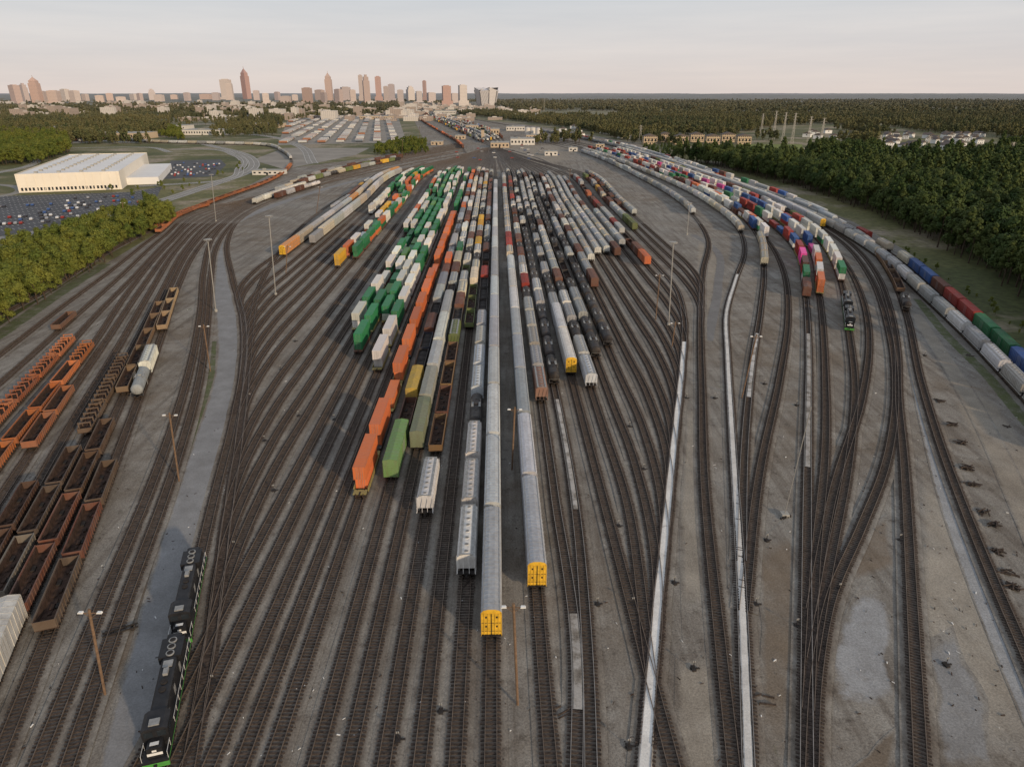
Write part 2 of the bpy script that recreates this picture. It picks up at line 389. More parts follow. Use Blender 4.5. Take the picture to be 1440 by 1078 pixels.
CAR={'auto':(autorack(1),28.5,'autorack_car'),'autoy':(autorack(4),28.5,'autorack_car'),'hop':(hopper(),17.9,'covered_hopper_car'),'hop2':(hopper(14.6,2),14.9,'covered_hopper_car'),
 'tank':(tank(),17.3,'tank_car'),'box':(boxcar(),17.8,'boxcar'),'boxh':(boxcar(20.4,5.3),20.8,'boxcar'),'gon':(gondola(),17.5,'gondola_car'),
 'gons':(gondola(17.2,2.3,True),17.5,'gondola_car'),'coal':(gondola(15.6,3.7,False,True),15.9,'open_hopper_car'),
 'well':(wellcar(),18.8,'container_well_car'),'loco':(loco(),20.8,'diesel_locomotive')}
CONT={12.2:container(12.2),16.1:container(14.9)}
WH=(.70,.68,.63);OR=(.60,.16,.055);GR=(.02,.18,.07);RD=(.36,.04,.03);BL=(.03,.10,.30);BR=(.13,.048,.03);BK=(.022,.022,.025)
GY_=(.36,.37,.37);CR=(.57,.51,.40);OL=(.13,.17,.05);SI=(.50,.52,.54);YL=(.66,.38,.04);PK=(.75,.08,.35);LG=(.54,.55,.54)
# ---------------------------------------------------------------- tracks
def spline(pts,step=1.0):
    P=np.array(pts,float); d=np.hypot(*np.diff(P,axis=0).T)
    n=len(P); T=np.zeros_like(P); s=np.diff(P,axis=0)/d[:,None]
    T[0]=s[0];T[-1]=s[-1]
    for i in range(1,n-1): T[i]=(s[i-1]*d[i]+s[i]*d[i-1])/(d[i]+d[i-1])
    out=[]
    for i in range(n-1):
        m=max(2,int(d[i]/step)); u=(np.arange(m)/m)[:,None]
        out.append((2*u**3-3*u**2+1)*P[i]+(u**3-2*u**2+u)*d[i]*T[i]+(-2*u**3+3*u**2)*P[i+1]+(u**3-u**2)*d[i]*T[i+1])
    out.append(P[-1:]); A=np.vstack(out)
    d=np.hypot(*np.diff(A,axis=0).T); t=np.concatenate([[0],np.cumsum(d)])
    q=np.arange(0,t[-1],step); return np.stack([np.interp(q,t,A[:,0]),np.interp(q,t,A[:,1])],1)
def normals(A):
    T=np.gradient(A,axis=0); T/=np.hypot(T[:,0],T[:,1])[:,None]+1e-9
    return T,np.stack([T[:,1],-T[:,0]],1)
TR={}; ntrk=[0]
def ribbon(b,A,N,offs,zs,uvs,m):
    n=len(A);k=len(offs);o=len(b.v)
    for i in range(n):
        for j in range(k):
            b.v.append((A[i,0]+N[i,0]*offs[j],A[i,1]+N[i,1]*offs[j],zs[j])); b.uv.append(uvs[j])
    for i in range(n-1):
        for j in range(k-1):
            a=o+i*k+j; b.f.append((a,a+1,a+k+1,a+k)); b.m.append(m)
def track(key,A,powder=None,far=430):
    i=ntrk[0]; ntrk[0]+=1; z0=.012+i*.0022
    TR[key]=(A,z0)
    T,N=normals(A); b=MB(); b.uv=[]
    st=np.arange(0,len(A),3) if len(A)>6 else np.arange(len(A))
    ribbon(b,A[st],N[st],(-2.15,-1.1,1.1,2.15),(z0,z0+.09,z0+.09,z0),(0,1,1,0),0)
    s=0.0
    r=random.Random(i)
    nmax=len(A)-1
    while s<nmax:
        k=int(s); f=s-k; p=A[k]*(1-f)+A[min(k+1,nmax)]*f
        if p[1]>far: break
        t=T[k]; n=N[k]; hw=1.3+r.uniform(-.08,.08); hl=.125; zt=z0+.19+r.uniform(-.02,.01)
        o=len(b.v)
        for zz in (z0+.05,zt):
            for a_,c_ in ((-hw,-hl),(hw,-hl),(hw,hl),(-hw,hl)):
                b.v.append((p[0]+n[0]*a_+t[0]*c_,p[1]+n[1]*a_+t[1]*c_,zz)); b.uv.append(0)
        b.f+=[(o+4,o+5,o+6,o+7),(o,o+1,o+5,o+4),(o+1,o+2,o+6,o+5),(o+2,o+3,o+7,o+6),(o+3,o,o+4,o+7)]; b.m+=[1]*5
        s+=.62+r.uniform(-.03,.03)
    for sx in (-.75,.75):
        ribbon(b,A[st],N[st],(sx-.045,sx-.04,sx+.04,sx+.045),(z0+.1,z0+.36,z0+.36,z0+.1),(0,0,0,0),3 if powder else 2)
    link('railway_track',b.mesh('railway_track',['bed','sleeper','rail','railw']))
    if powder:
        y0,y1=GY(powder[0]),GY(powder[1]); sel=np.where((A[:,1]>=y0)&(A[:,1]<=y1))[0]
        if len(sel)>4:
            b=MB(); b.uv=[]; A2=A[sel][::2];N2=N[sel][::2]
            w=powder[2]; zz=.30+.003*i
            ribbon(b,A2,N2,(-w,-w*.6,w*.6,w),(z0+.16,zz,zz,z0+.16),(0,1,1,0),0)
            o=link('spilled_powder',b.mesh('spilled_powder',[powder[3]]))
kdir=((698-720)/FP)/(cp+math.tan(PT)*sp)
def line_c(s):
    x,y=G(698-s*300,431); return x-kdir*y
def endpts(s):
    x246=698-s*115
    return [G(694+(x246-694)*.42,224),G(693+(x246-694)*.06,208)]
def straight(s,ybot=1120):
    c=line_c(s); out=[]
    for py in (ybot,900,700,500,350,280,246): Y=GY(py); out.append((kdir*Y+c,Y))
    return out+endpts(s)
def merge(s,lead):
    c=line_c(s); L=lead
    d=(kdir*L[:,1]+c)-L[:,0]; Yc=None
    for i in range(len(L)-1,0,-1):
        if L[i,1]>GY(246): continue
        if d[i]*d[i-1]<=0: Yc=L[i,1]; break
    if Yc is None or Yc<85: return straight(s)
    def lp(Y): i=np.argmin(abs(L[:,1]-Y)+(L[:,1]>Yc+5)*1e4); return tuple(L[i])
    pts=[]
    for dy in (60,38,16):
        if Yc-dy>L[0,1]: pts.append(lp(Yc-dy))
    for Y in (Yc+28,Yc+60,Yc+120): 
        if Y<GY(256): pts.append((kdir*Y+c,Y))
    Y=pts[-1][1]
    for py in (350,290,246):
        if GY(py)>Y+30: pts.append((kdir*GY(py)+c,GY(py)))
    return pts+endpts(s)
def px(l): return [G(*p) for p in l]
leadA=spline(px([(214,1120),(243,980),(268,850),(297,720),(327,600),(344,505),(343,455),(327,392),(320,340),(338,308),(400,277),(520,240),(640,213)]))
leadB=spline(px([(258,1120),(298,900),(316,760),(334,640),(346,545),(352,480),(360,420),(400,345),(500,267),(600,228)]))
leadR=spline(px([(903,1120),(920,900),(935,750),(948,620),(960,505),(962,450),(950,405),(925,375),(880,327),(814,256),(760,224),(700,206)]))
leadR2=spline(px([(1054,1120),(1041,800),(1031,640),(1023,500),(1021,445),(1034,395),(1047,355),(1040,325),(1000,290),(900,240),(800,206),(720,190)]))
leadR3=spline(px([(1036,1120),(1012,900),(992,700),(987,550),(985,450),(988,385),(996,340),(975,303),(890,246),(800,209),(722,192)]))
track('leadA',leadA);track('leadB',leadB)
track('leadR',leadR,(1100,480,.95,'powder'));track('leadR2',leadR2,(1100,385,.66,'powder'));track('leadR3',leadR3)
for s in (.380,.336,.270,.22,.167,.114,.0612,.0084,-.0813): track(s,spline(straight(s)))
for s in (.426,.478,.528,.587,.64,.70,.76,.846,.907,.97): track(s,spline(merge(s,leadB)))
for s in (1.03,1.09,1.15,1.21,1.30,1.36): track(s,spline(merge(s,leadA)))
track(-.145,spline([G(810,1120),G(812,950)]+straight(-.145)[2:]),(1000,860,.9,'powder2'))
track(-.198,spline([G(832,1120),G(828,960),G(818,800)]+straight(-.198)[3:]),(720,560,.6,'powder2'))
for s in (-.263,-.319,-.374,-.437,-.50,-.555,-.62,-.68,-.736,-.81,-.87): track(s,spline(merge(s,leadR)))
for s in (-1.0,-1.06,-1.12): track(s,spline(merge(s,leadR3)))
def tk(key,l,**k): track(key,spline(px(l)),**k)
tk('R4',[(1043,790),(1046,650),(1057,520),(1069,440),(1074,378),(1068,338),(1040,303),(950,256),(850,217),(760,198)],powder=(560,470,.7,'powder2'))
tk('R5b',[(1046,860),(1066,680),(1095,540),(1108,450),(1101,380),(1072,330),(1000,281),(900,234),(800,203)])
tk('R5',[(1134,1120),(1134,800),(1136,600),(1137,500),(1133,420),(1120,355),(1062,302),(960,256),(850,214),(760,196)],powder=(660,470,.7,'powder2'))
tk('R6',[(1136,1000),(1146,800),(1160,640),(1160,520),(1152,415),(1138,350),(1080,302),(965,252),(850,211),(760,194)])
tk('R7',[(1142,930),(1165,800),(1192,660),(1202,560),(1193,462),(1180,390),(1150,338),(1085,297),(970,249),(850,208),(760,192)])
tk('R8b',[(1140,860),(1170,700),(1212,560),(1222,480),(1207,405),(1170,348),(1100,299),(980,248),(860,208)])
tk('R8',[(1140,1120),(1147,960),(1166,850),(1210,745),(1242,665),(1257,590),(1258,520),(1247,455),(1226,395),(1185,342),(1110,297),(985,247),(860,206)])
tk('R9',[(1296,1120),(1282,850),(1271,650),(1263,560),(1262,500),(1250,430),(1235,390),(1200,346),(1120,298),(990,246)])
tk('R10',[(1480,1010),(1385,790),(1332,655),(1297,545),(1275,445),(1256,395),(1225,352),(1150,306),(1005,252),(860,203),(760,187)])
tk('O1',[(1540,670),(1440,562),(1370,487),(1300,420),(1245,370),(1190,333),(1100,289),(1000,250),(900,216),(820,196),(740,181),(660,167),(600,155)])
tk('O2',[(1560,640),(1475,560),(1400,485),(1330,420),(1260,362),(1195,325),(1100,281),(990,242),(880,209),(800,192),(720,177),(640,163)])
tail=[(345,290),(430,258),(560,226),(650,209)]
def lt(key,l,dx=0,dy=0): tk(key,l+[(x+dx,y+dy) for x,y in tail])
lt('LL1',[(35,1120),(140,860),(215,680),(262,540),(282,440),(286,385),(303,330)],2,4)
lt('LL1b',[(85,1110),(165,880),(232,700),(275,560),(292,450),(296,395),(308,340)],6,7)
lt('LL2',[(-22,1120),(62,910),(130,735),(185,590),(225,480),(250,405),(275,355),(308,318)],1,2)
lt('LL3',[(-75,1120),(20,890),(96,730),(160,590),(208,480),(240,402),(267,352),(304,314)],0,0)
lt('LL4',[(-100,1060),(-20,890),(62,730),(130,600),(190,485),(228,410),(260,352),(300,311)],-1,-1)
lt('LL5',[(-60,890),(28,728),(100,600),(165,492),(212,410),(250,350),(297,308)],-2,-2)
lt('LL6',[(-90,845),(-5,712),(75,590),(145,487),(200,405),(244,347),(293,305)],-3,-3)
lt('LL7',[(-60,742),(0,655),(60,578),(115,508),(180,412),(238,343),(290,302)],-4,-4)
lt('LL8',[(-80,685),(0,595),(70,518),(130,450),(188,390),(240,335),(287,299)],-5,-5)
lt('LL9',[(-60,590),(0,540),(90,460),(160,398),(228,335),(285,297)],-6,-6)
lt('LL10',[(-60,545),(0,500),(80,438),(150,386),(222,330),(282,294)],-8,-7)
tk('LL11',[(-20,455),(70,407),(130,368),(215,323),(300,286),(380,256),(408,235),(398,215),(365,205),(300,203),(220,201),(150,195),(90,186)])
tk('main',[(655,215),(648,205),(625,190),(600,175),(580,160),(565,150)])
for k in range(7):
    tk('main%d'%(k+2),[(690+k*4,206),(662+k*7,193),(628+k*7,177),(603+k*5,165),(585+k*3,153)])
# ---------------------------------------------------------------- trains
def place(key,y0,y1,pat,seed=0,maxn=999,sel='rand',colset=None,gapp=.0):
    A,z0=TR[key]; r=random.Random(int(abs(y0*7+seed*131+len(A))))
    Y0,Y1=GY(y0),GY(y1)
    i0=int(np.argmax(A[:,1]>=Y0)); s=float(i0); n=0; zr=z0+.05
    while n<maxn:
        kind,col=pat[n] if (sel=='seq' and n<len(pat)) else r.choice(pat if sel!='seq' else pat[-6:])
        if kind=='auto' and n==0: kind='autoy'
        me,L,nm=CAR[kind]
        if s+L>=len(A)-1: break
        if A[int(s+L*.5),1]>Y1: break
        if gapp and r.random()<gapp: s+=r.uniform(8,40); n+=1; continue
        a=A[int(s+L*.16)]; b_=A[int(s+L*.84)]; c=(a+b_)/2; d=b_-a
        fr=(s+L*.16)-int(s+L*.16); c=c+d/np.hypot(*d)*fr
        rz=math.atan2(-d[0],d[1])
        def jit(q): k=r.uniform(.85,1.1); return tuple(max(.01,x*k*r.uniform(.97,1.03)) for x in q)
        if kind=='well':
            link(nm,me,(c[0],c[1],zr),rz,rnd.choice([BR,(.3,.25,.08),(.05,.05,.05)]))
            cols=col if isinstance(col,list) else [col]
            for lvl in range(2 if r.random()<.88 else 1):
                link('shipping_container',CONT[16.1 if (lvl or r.random()<.7) else 12.2],(c[0],c[1],zr+.58+lvl*2.88),rz,jit(r.choice(cols)))
        else: link(nm,me,(c[0],c[1],zr),rz,jit(col))
        s+=L+(r.uniform(0,1.0) if kind=='well' else 0); n+=1
HW=[('hop',LG),('hop',WH),('hop',CR),('hop2',GY_),('hop',GY_)]
MIX=[('box',BR),('hop',GY_),('tank',BK),('box',OL),('gon',BR),('hop',LG),('boxh',GY_),('coal',BK),('box',YL),('hop',CR),('boxh',BR)]
DK=[('tank',BK),('tank',BK),('tank',BK),('coal',BK),('hop',GY_),('tank',(.05,.045,.04)),('hop',LG),('gon',BK)]
AU=[('auto',SI),('auto',LG),('auto',SI),('auto',(.42,.44,.47))]
CG=[('well',[GR,WH]),('well',[GR]),('well',[WH]),('well',[WH,WH,GR])]
CM=[('well',[RD,OR,BL,WH]),('well',[WH,RD]),('well',[WH,BL]),('well',[GR,WH]),('well',[RD,BR]),('hop',LG),('box',BR),('well',[WH])]
place(.336,705,305,[('well',[OR])]);place(.336,300,243,CG)
place(.270,683,243,[('boxh',(.15,.27,.09)),('gon',BR),('box',(.5,.33,.06)),('coal',BK),('coal',(.04,.05,.08)),('box',BR),('coal',BK),('boxh',GY_),('boxh',(.3,.33,.38)),('box',BR),('well',[OR]),('hop',GY_),('auto',SI),('tank',BK)],0,99,'seq')
place(.22,640,243,[('boxh',(.19,.22,.13)),('boxh',(.27,.28,.25)),('boxh',GY_),('auto',(.46,.47,.46)),('auto',(.38,.40,.42)),('coal',BK),('hop',GY_),('box',BR),('boxh',CR),('well',[WH,GR]),('tank',WH),('hop',LG)],0,99,'seq')
place(.167,738,690,[('hop',LG)],0,1,'seq')
place(.167,645,243,[('gon',(.2,.11,.05)),('gon',BR),('gon',(.22,.13,.06)),('gon',(.16,.09,.05)),('hop',OL),('coal',BK),('box',BR),('hop',CR),('hop',LG),('gon',OL),('hop',WH),('tank',BK)],2,99,'seq')
place(.114,466,243,[('gon',OL),('gon',(.16,.18,.06)),('gon',OL),('boxh',CR),('hop',CR),('tank',BK),('hop',WH),('box',YL),('box',BR),('hop',LG)],0,99,'seq')
place(.0612,824,243,[('hop',WH),('hop',WH),('hop',(.6,.6,.57)),('tank',BK),('hop',(.54,.57,.6)),('hop',(.52,.56,.6)),('hop',WH),('hop',(.48,.5,.54)),('coal',BK),('coal',BK),('coal',BK),('box',RD),('gon',BR),('coal',BK),('box',BR),('tank',BK),('hop',GY_),('hop',LG),('tank',BK)],0,99,'seq')
place(.0084,908,262,AU)
place(-.0813,834,375,AU);place(-.0813,368,250,HW+[('box',RD)])
place(-.145,573,243,[('hop',(.22,.12,.09)),('hop',GY_),('hop',(.33,.3,.27)),('hop',GY_),('hop',LG),('tank',BK),('box',RD),('hop',WH),('hop',GY_),('box',BR),('tank',BK)],0,99,'seq')
place(-.198,546,243,DK);place(-.263,531,243,[('auto',WH),('auto',SI),('hop',GY_),('tank',BK),('tank',BK),('hop',LG),('coal',BK),('hop',LG),('tank',BK),('hop',GY_)],0,99,'seq')
place(-.319,552,243,[('hop',SI),('hop',LG),('tank',BK),('hop',GY_),('hop',WH),('tank',BK),('box',BR),('hop',GY_),('hop',LG)],0,99,'seq')
place(-.374,508,246,DK,1);place(-.437,492,246,DK,2)
place(-.50,408,250,[('box',BR),('boxh',WH),('box',BR),('hop',GY_)],0);place(-.555,372,250,HW+DK[:2])
place(-.62,362,246,HW,3);place(-.68,360,252,[('hop',LG),('hop',WH),('hop',SI)],1);place(-.736,363,256,[('box',BR),('hop',LG),('hop',GY_),('hop',CR)],5)
place(-.81,350,300,[('hop',LG)]);place(-.87,376,250,[('box',OR),('box',BR),('gon',BR),('gon',(.1,.09,.09)),('boxh',GY_),('box',RD)],0,99,'seq',None,0)
place(-1.0,326,250,MIX,4);place(-1.06,300,252,[('gon',BR),('box',BR),('coal',BK)],1);place(-1.12,305,246,HW,2)
place(.426,525,243,CG+[('well',[WH])],1);place(.478,458,243,CG,3);place(.528,500,243,[('well',[(.1,.25,.07)]),('well',[GR]),('well',[GR]),('well',[GR,WH])],1)
place(.587,468,243,CG,5);place(.64,330,248,[('well',[OR]),('well',[WH]),('well',[WH,GR])],5)
place(.907,378,243,[('well',[YL]),('well',[OR]),('well',[WH]),('well',[GR,WH]),('well',[OR,WH]),('well',[WH,GR])],0,99,'seq')
place(.846,366,243,[('well',[GR]),('well',[GR,OR]),('well',[WH,OR,GR])],2);place(1.03,303,244,CG,4);place(.97,270,243,CG,6)
place(1.30,362,244,[('auto',(.62,.3,.1)),('auto',CR),('auto',LG),('auto',LG),('auto',SI)],0,99,'seq');place(1.21,345,246,[('auto',LG),('auto',CR),('boxh',GY_)],1);place(1.36,300,250,MIX,6)
place('LL1',289,262,[('hop',WH),('hop',WH),('hop',WH)]);place('LL1b',281,262,[('box',BR),('tank',WH),('hop',LG)])
place('LL3',272,225,MIX,9);place('LL5',262,222,MIX+[('gon',BR)]*4,9);place('LL7',256,222,[('gon',BR),('box',BR),('hop',GY_)],4)
place('leadR3',303,214,HW+[('auto',LG)],1);place('leadR2',329,212,[('hop',WH),('hop',CR),('hop',WH)],2)
place('R4',377,334,[('hop',CR),('hop',CR),('hop',LG)]);place('R4',325,212,CM,3)
place('R5b',336,214,CM,2);place('R5',421,214,[('well',[RD,BR]),('well',[RD]),('well',[WH,BL]),('well',[PK,WH,BL])]+CM,1)
place('R6',417,214,[('well',[OR]),('well',[WH,RD]),('well',[OR,WH]),('well',[WH]),('well',[WH,PK]),('well',[RD,BL]),('well',[WH,GR]),('well',[WH]),('well',[RD,WH,BL])],1,99,'seq')
place('R7',468,300,[('loco',BK),('loco',BK)],0,2,'seq');place('R7',398,212,[('well',[GR,WH]),('well',[WH]),('well',[WH]),('well',[WH]),('well',[GR,WH]),('well',[WH]),('well',[WH]),('well',[RD,WH])],0,99,'seq')
place('R8b',320,212,MIX,3);place('R8',322,212,[('auto',SI),('auto',LG)],3)
place('R10',441,300,[('tank',BK)],0,1,'seq');place('R10',416,358,[('gon',(.2,.12,.07)),('gon',BR)],1);place('R10',352,205,[('auto',SI),('hop',GY_),('hop',LG)],2)
place('O1',660,185,[('hop',GY_),('hop',(.4,.4,.37)),('hop',(.33,.34,.34)),('hop',LG)],2)
place('O2',620,330,[('box',BR),('box',RD),('box',GR),('box',BL),('hop',CR),('box',RD),('box',RD)],7,99,'rand',None,.12);place('O2',322,190,CM+AU,1)
place('leadA',1090,830,[('loco',BK),('loco',BK)],0,2,'seq')
place('LL3',1030,905,[('boxh',WH)],0,1,'seq');place('LL2',905,640,[('gon',BR),('gon',(.08,.05,.04)),('gon',(.1,.07,.05)),('gon',BR)],1)
place('LL2',566,480,[('tank',GY_),('hop',WH)],0,2,'seq');place('LL2',470,415,[('gon',(.28,.2,.12))],3)
place('LL3',880,590,[('gon',(.17,.14,.06)),('gon',BR),('gon',(.08,.05,.035)),('gon',(.1,.06,.04))],2);place('LL3',560,440,[('gon',(.18,.12,.07))],2)
place('LL4',860,650,[('gon',BR),('gon',(.16,.15,.12)),('gon',(.07,.05,.04))],2);place('LL4',620,500,[('gons',(.11,.07,.045))],2)
place('LL5',850,700,[('gon',(.09,.045,.03)),('coal',(.07,.04,.03))],3);place('LL6',800,690,[('gon',(.07,.045,.035)),('gon',(.12,.06,.04))],3)
place('LL7',690,500,[('gons',(.46,.15,.045)),('gon',(.5,.16,.05))],3);place('LL6',640,560,[('gon',(.3,.11,.05))],4)
place('LL8',620,480,[('gons',(.30,.10,.045)),('gons',(.14,.05,.03)),('gons',(.40,.13,.05))],3)
place('LL9',470,440,[('gon',(.16,.08,.05))],3)
place('LL10',330,290,[('gon',(.4,.13,.05))],1)
place('LL11',326,233,[('gon',(.38,.13,.05)),('gon',(.30,.11,.05)),('gons',(.38,.13,.05))],1)
A,z=TR['LL11']; s=int(np.argmax(A[:,1]>GY(225)))
while s<len(A)-40:
    a,b_=A[s+3],A[s+15]; c=(a+b_)/2; d=b_-a
    link('covered_hopper_car',CAR['hop'][0],(c[0],c[1],z+.05),math.atan2(-d[0],d[1]),rnd.choice([LG,CR,GY_,WH])); s+=18
place('main',209,168,[('gon',(.34,.13,.06)),('box',OR),('gon',BR),('box',BR)],1)
for k in range(7): place('main%d'%(k+2),201-k,160,[MIX,CM,HW,AU,MIX,HW,CM][k],k,99,'rand',None,.2)
# ---------------------------------------------------------------- ground sheets
b=MB(); b.uv=[]
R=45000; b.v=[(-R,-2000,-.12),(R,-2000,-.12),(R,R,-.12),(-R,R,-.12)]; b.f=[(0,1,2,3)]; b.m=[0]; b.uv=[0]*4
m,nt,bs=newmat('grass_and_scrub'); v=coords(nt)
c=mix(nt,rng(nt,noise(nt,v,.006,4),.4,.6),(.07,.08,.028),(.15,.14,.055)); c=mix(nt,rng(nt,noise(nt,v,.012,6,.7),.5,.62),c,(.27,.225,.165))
c=mix(nt,1.0,c,mix(nt,rng(nt,noise(nt,v,.3,6),.3,.7),(.6,.6,.6),(1.4,1.4,1.4)),'MULTIPLY'); c=painted_haze(nt,c); nt.links.new(c,bs.inputs['Base Color'])
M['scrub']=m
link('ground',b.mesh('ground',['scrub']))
yard=[(-500,1250),(-300,560),(-60,475),(0,458),(70,412),(120,388),(225,325),(290,290),(395,238),(520,222),(600,205),(580,165),(600,150),(625,165),(720,173),(800,184),(900,203),(1000,236),(1110,274),(1200,312),(1270,350),(1350,415),(1440,500),(1600,640),(1900,1250)]
P=px(yard)
b=MB(); b.v=[(x,y,-.03) for x,y in P]; b.f=[tuple(range(len(P)))]; b.m=[0]; link('yard_ground',b.mesh('yard_ground',['ground']))
zp=[-.026]
def patch(name,pts,mat,sub=6,jag=1.5,z=None):
    P=np.array(px(pts)); C0=P.mean(0); P=P[np.argsort(np.arctan2(P[:,1]-C0[1],P[:,0]-C0[0]))]; Q=[]
    for i in range(len(P)):
        a,c=P[i],P[(i+1)%len(P)]
        for k in range(sub):
            p=a+(c-a)*k/sub; n=mnoise.noise(Vector((p[0]*.1,p[1]*.1,0)))*jag; Q.append(p+(p-C0)/(np.hypot(*(p-C0))+.1)*n)
    Q=np.array(Q); C=C0; n=len(Q)
    zz=zp[0] if z is None else z; zp[0]+=.0025
    b=MB(); b.uv=[]
    for f,u in ((1,0),(.65,1),(.01,1)):
        for q in Q: 
            p=C+(q-C)*f; b.v.append((p[0],p[1],zz)); b.uv.append(u)
    for r_ in range(2):
        for i in range(n): b.f.append((r_*n+i,r_*n+(i+1)%n,(r_+1)*n+(i+1)%n,(r_+1)*n+i)); b.m.append(0)
    b.f.append(tuple(range(2*n,3*n))); b.m.append(0)
    link(name,b.mesh(name,[mat]))
def strip(name,pts,w,mat,z=None,lines=None):
    A=spline(px(pts),3.0); T,N=normals(A); b=MB(); b.uv=[]
    zz=zp[0] if z is None else z; zp[0]+=.0025
    W=w
    ribbon(b,A,N,(-W/2,-W*.36,W*.36,W/2),(zz,)*4,(0,1,1,0),0)
    if lines:
        for o in (-W*.42,0,W*.42): ribbon(b,A,N,(o-.12,o+.12),(zz+.02,)*2,(0,0),1)
    return link(name,b.mesh(name,[mat,'white']))
patch('dirt_ground',[(270,430),(300,400),(300,500),(290,600)],'browndirt')
patch('dirt_ground',[(200,760),(250,620),(262,700),(200,880),(140,1060),(95,1100),(120,980)],'browndirt')
patch('dirt_ground',[(352,476),(368,420),(405,360),(440,340),(425,390),(385,450)],'lightdirt')
patch('dirt_ground',[(1290,640),(1330,680),(1440,900),(1500,1100),(1310,1110),(1285,850)],'lightdirt')
patch('dirt_ground',[(1330,500),(1400,560),(1500,700),(1540,860),(1420,720),(1340,570)],'lightdirt')
patch('gravel_patch',[(1180,870),(1215,820),(1250,830),(1262,900),(1262,985),(1225,1000),(1180,1000),(1172,930)],'bluegravel',8,2.5)
patch('gravel_patch',[(1300,900),(1340,880),(1380,980),(1400,1090),(1330,1090)],'bluegravel',8,2.5)
patch('dirt_ground',[(965,560),(980,560),(992,740),(1015,900),(960,900),(955,760)],'lightdirt')
patch('dirt_ground',[(950,920),(1015,920),(1030,1110),(940,1110)],'lightdirt')
patch('dirt_ground',[(980,330),(1012,350),(1015,420),(990,480),(975,400)],'lightdirt')
patch('dirt_ground',[(1215,1050),(1180,1100),(1265,1110),(1262,1020)],'browndirt')
patch('dirt_ground',[(1190,760),(1250,720),(1262,800),(1200,820)],'browndirt')
patch('dirt_ground',[(1065,760),(1115,720),(1122,900),(1100,1080),(1070,1060)],'browndirt')
strip('weeds_strip',[(1560,700),(1450,600),(1390,530),(1330,470),(1290,420)],4,'weeds')
strip('weeds_strip',[(1620,690),(1500,580),(1400,470),(1320,398)],7,'weeds')
strip('weeds_strip',[(-60,510),(0,470),(80,415),(150,370)],7,'weeds')
strip('weeds_strip',[(300,480),(292,560),(268,640),(236,720)],2.5,'weeds')
strip('gravel_shoulder',[(1500,1110),(1400,880),(1345,740),(1305,600),(1283,500)],3.6,'bluegravel')
strip('service_road',[(172,1130),(206,980),(246,800),(296,620),(322,520),(321,455),(308,390),(306,345),(325,316),(380,291),(470,262),(600,232)],7.6,'asph')
strip('service_road',[(975,330),(1005,350),(1010,400),(995,480)],4.0,'asph')
strip('dirt_road',[(1560,1000),(1450,740),(1380,590),(1320,490),(1285,440)],5.0,'lightdirt')
patch('dirt_ground',[(560,236),(640,225),(720,200),(800,200),(830,225),(760,238),(700,232),(640,236)],'lightdirt',4,.5)
# ---------------------------------------------------------------- small yard furniture
def simple_obj(name,b,mats,loc,rz=0,col=None): return link(name,b.mesh(name,mats),(loc[0],loc[1],-.02),rz,col)
def mast(base,top,kind='mast'):
    x,y=G(*base); h=max(6,topz(y,top[1])); b=MB(); dx=atY(top[0],y,top[1])-x
    if kind=='mast':
        b.cyl((0,0,0),'z',.55,1.0,8,1); b.rod((0,0,1),(dx,0,h),.2,0,8)
        b.cyl((dx,0,h-.1),'z',1.0,.12,12,0)
        for k in range(8):
            a=k*math.pi/4; b.box(dx+1.15*math.cos(a)-.28,dx+1.15*math.cos(a)+.28,1.15*math.sin(a)-.28,1.15*math.sin(a)+.28,h-.4,h-.05,0)
        simple_obj('high_mast_light',b,['galv','concrete','white'],(x,y))
    else:
        b.rod((0,0,0),(dx,0,h),.18,0,8)
        b.rod((dx-1.1,0,h-.6),(dx+1.1,0,h-.6),.06,0)
        for s in (-1,1): b.prism([(dx+s*1.2-.35,h-.62),(dx+s*1.2+.35,h-.62),(dx+s*1.2+.25,h-.42),(dx+s*1.2-.25,h-.42)],-.18,.18,1)
        b.rod((dx-.9,0,h-.6),(dx,0,h-1.4),.04,0); b.rod((dx+.9,0,h-.6),(dx,0,h-1.4),.04,0)
        simple_obj('yard_light_pole',b,['wood','white'],(x,y))
for a,c,k in [((388,415),(378,303),'mast'),((304,312),(297,245),'mast'),((940,458),(947,340),'mast'),((945,487),(950,452),'pole'),
  ((728,990),(722,848),'pole'),((252,677),(238,580),'pole'),((148,977),(125,856),'pole'),((296,522),(286,456),'pole'),((304,438),(292,336),'mast'),
  ((966,330),(970,285),'mast'),((922,450),(928,385),'pole'),((1043,560),(1064,470),'pole'),((1030,300),(1033,262),'mast'),((445,300),(450,262),'pole'),((590,205),(590,178),'pole'),
  ((565,228),(566,196),'pole'),((720,660),(724,572),'pole'),((402,385),(404,345),'pole'),((176,320),(172,284),'pole'),((120,345),(118,312),'pole'),((800,262),(802,238),'pole')]: mast(a,c,k)
x,y=G(1103,725); b=MB(); b.box(-.7,.7,-.7,.7,0,.7,1); b.rod((0,0,.7),(1.2,0,topz(y,572)),.09,0,6)
for k in range(5): b.box(-1.2+k*.5,-.9+k*.5,-1.3+.2*k,-.9+.2*k,0,.3+.1*(k%3),2)
simple_obj('antenna_pole',b,['galv','concrete','under'],(x,y))
b=MB(); b.box(-.3,.3,-.5,.5,0,.25,0); b.rod((0,0,.2),(0,0,1.5),.05,0); b.box(-.2,.2,-.03,.03,1.2,1.5,1); b.box(-.5,.9,-.12,.12,.05,.18,0); SW=b.mesh('switch_stand',['under','roofsteel'])
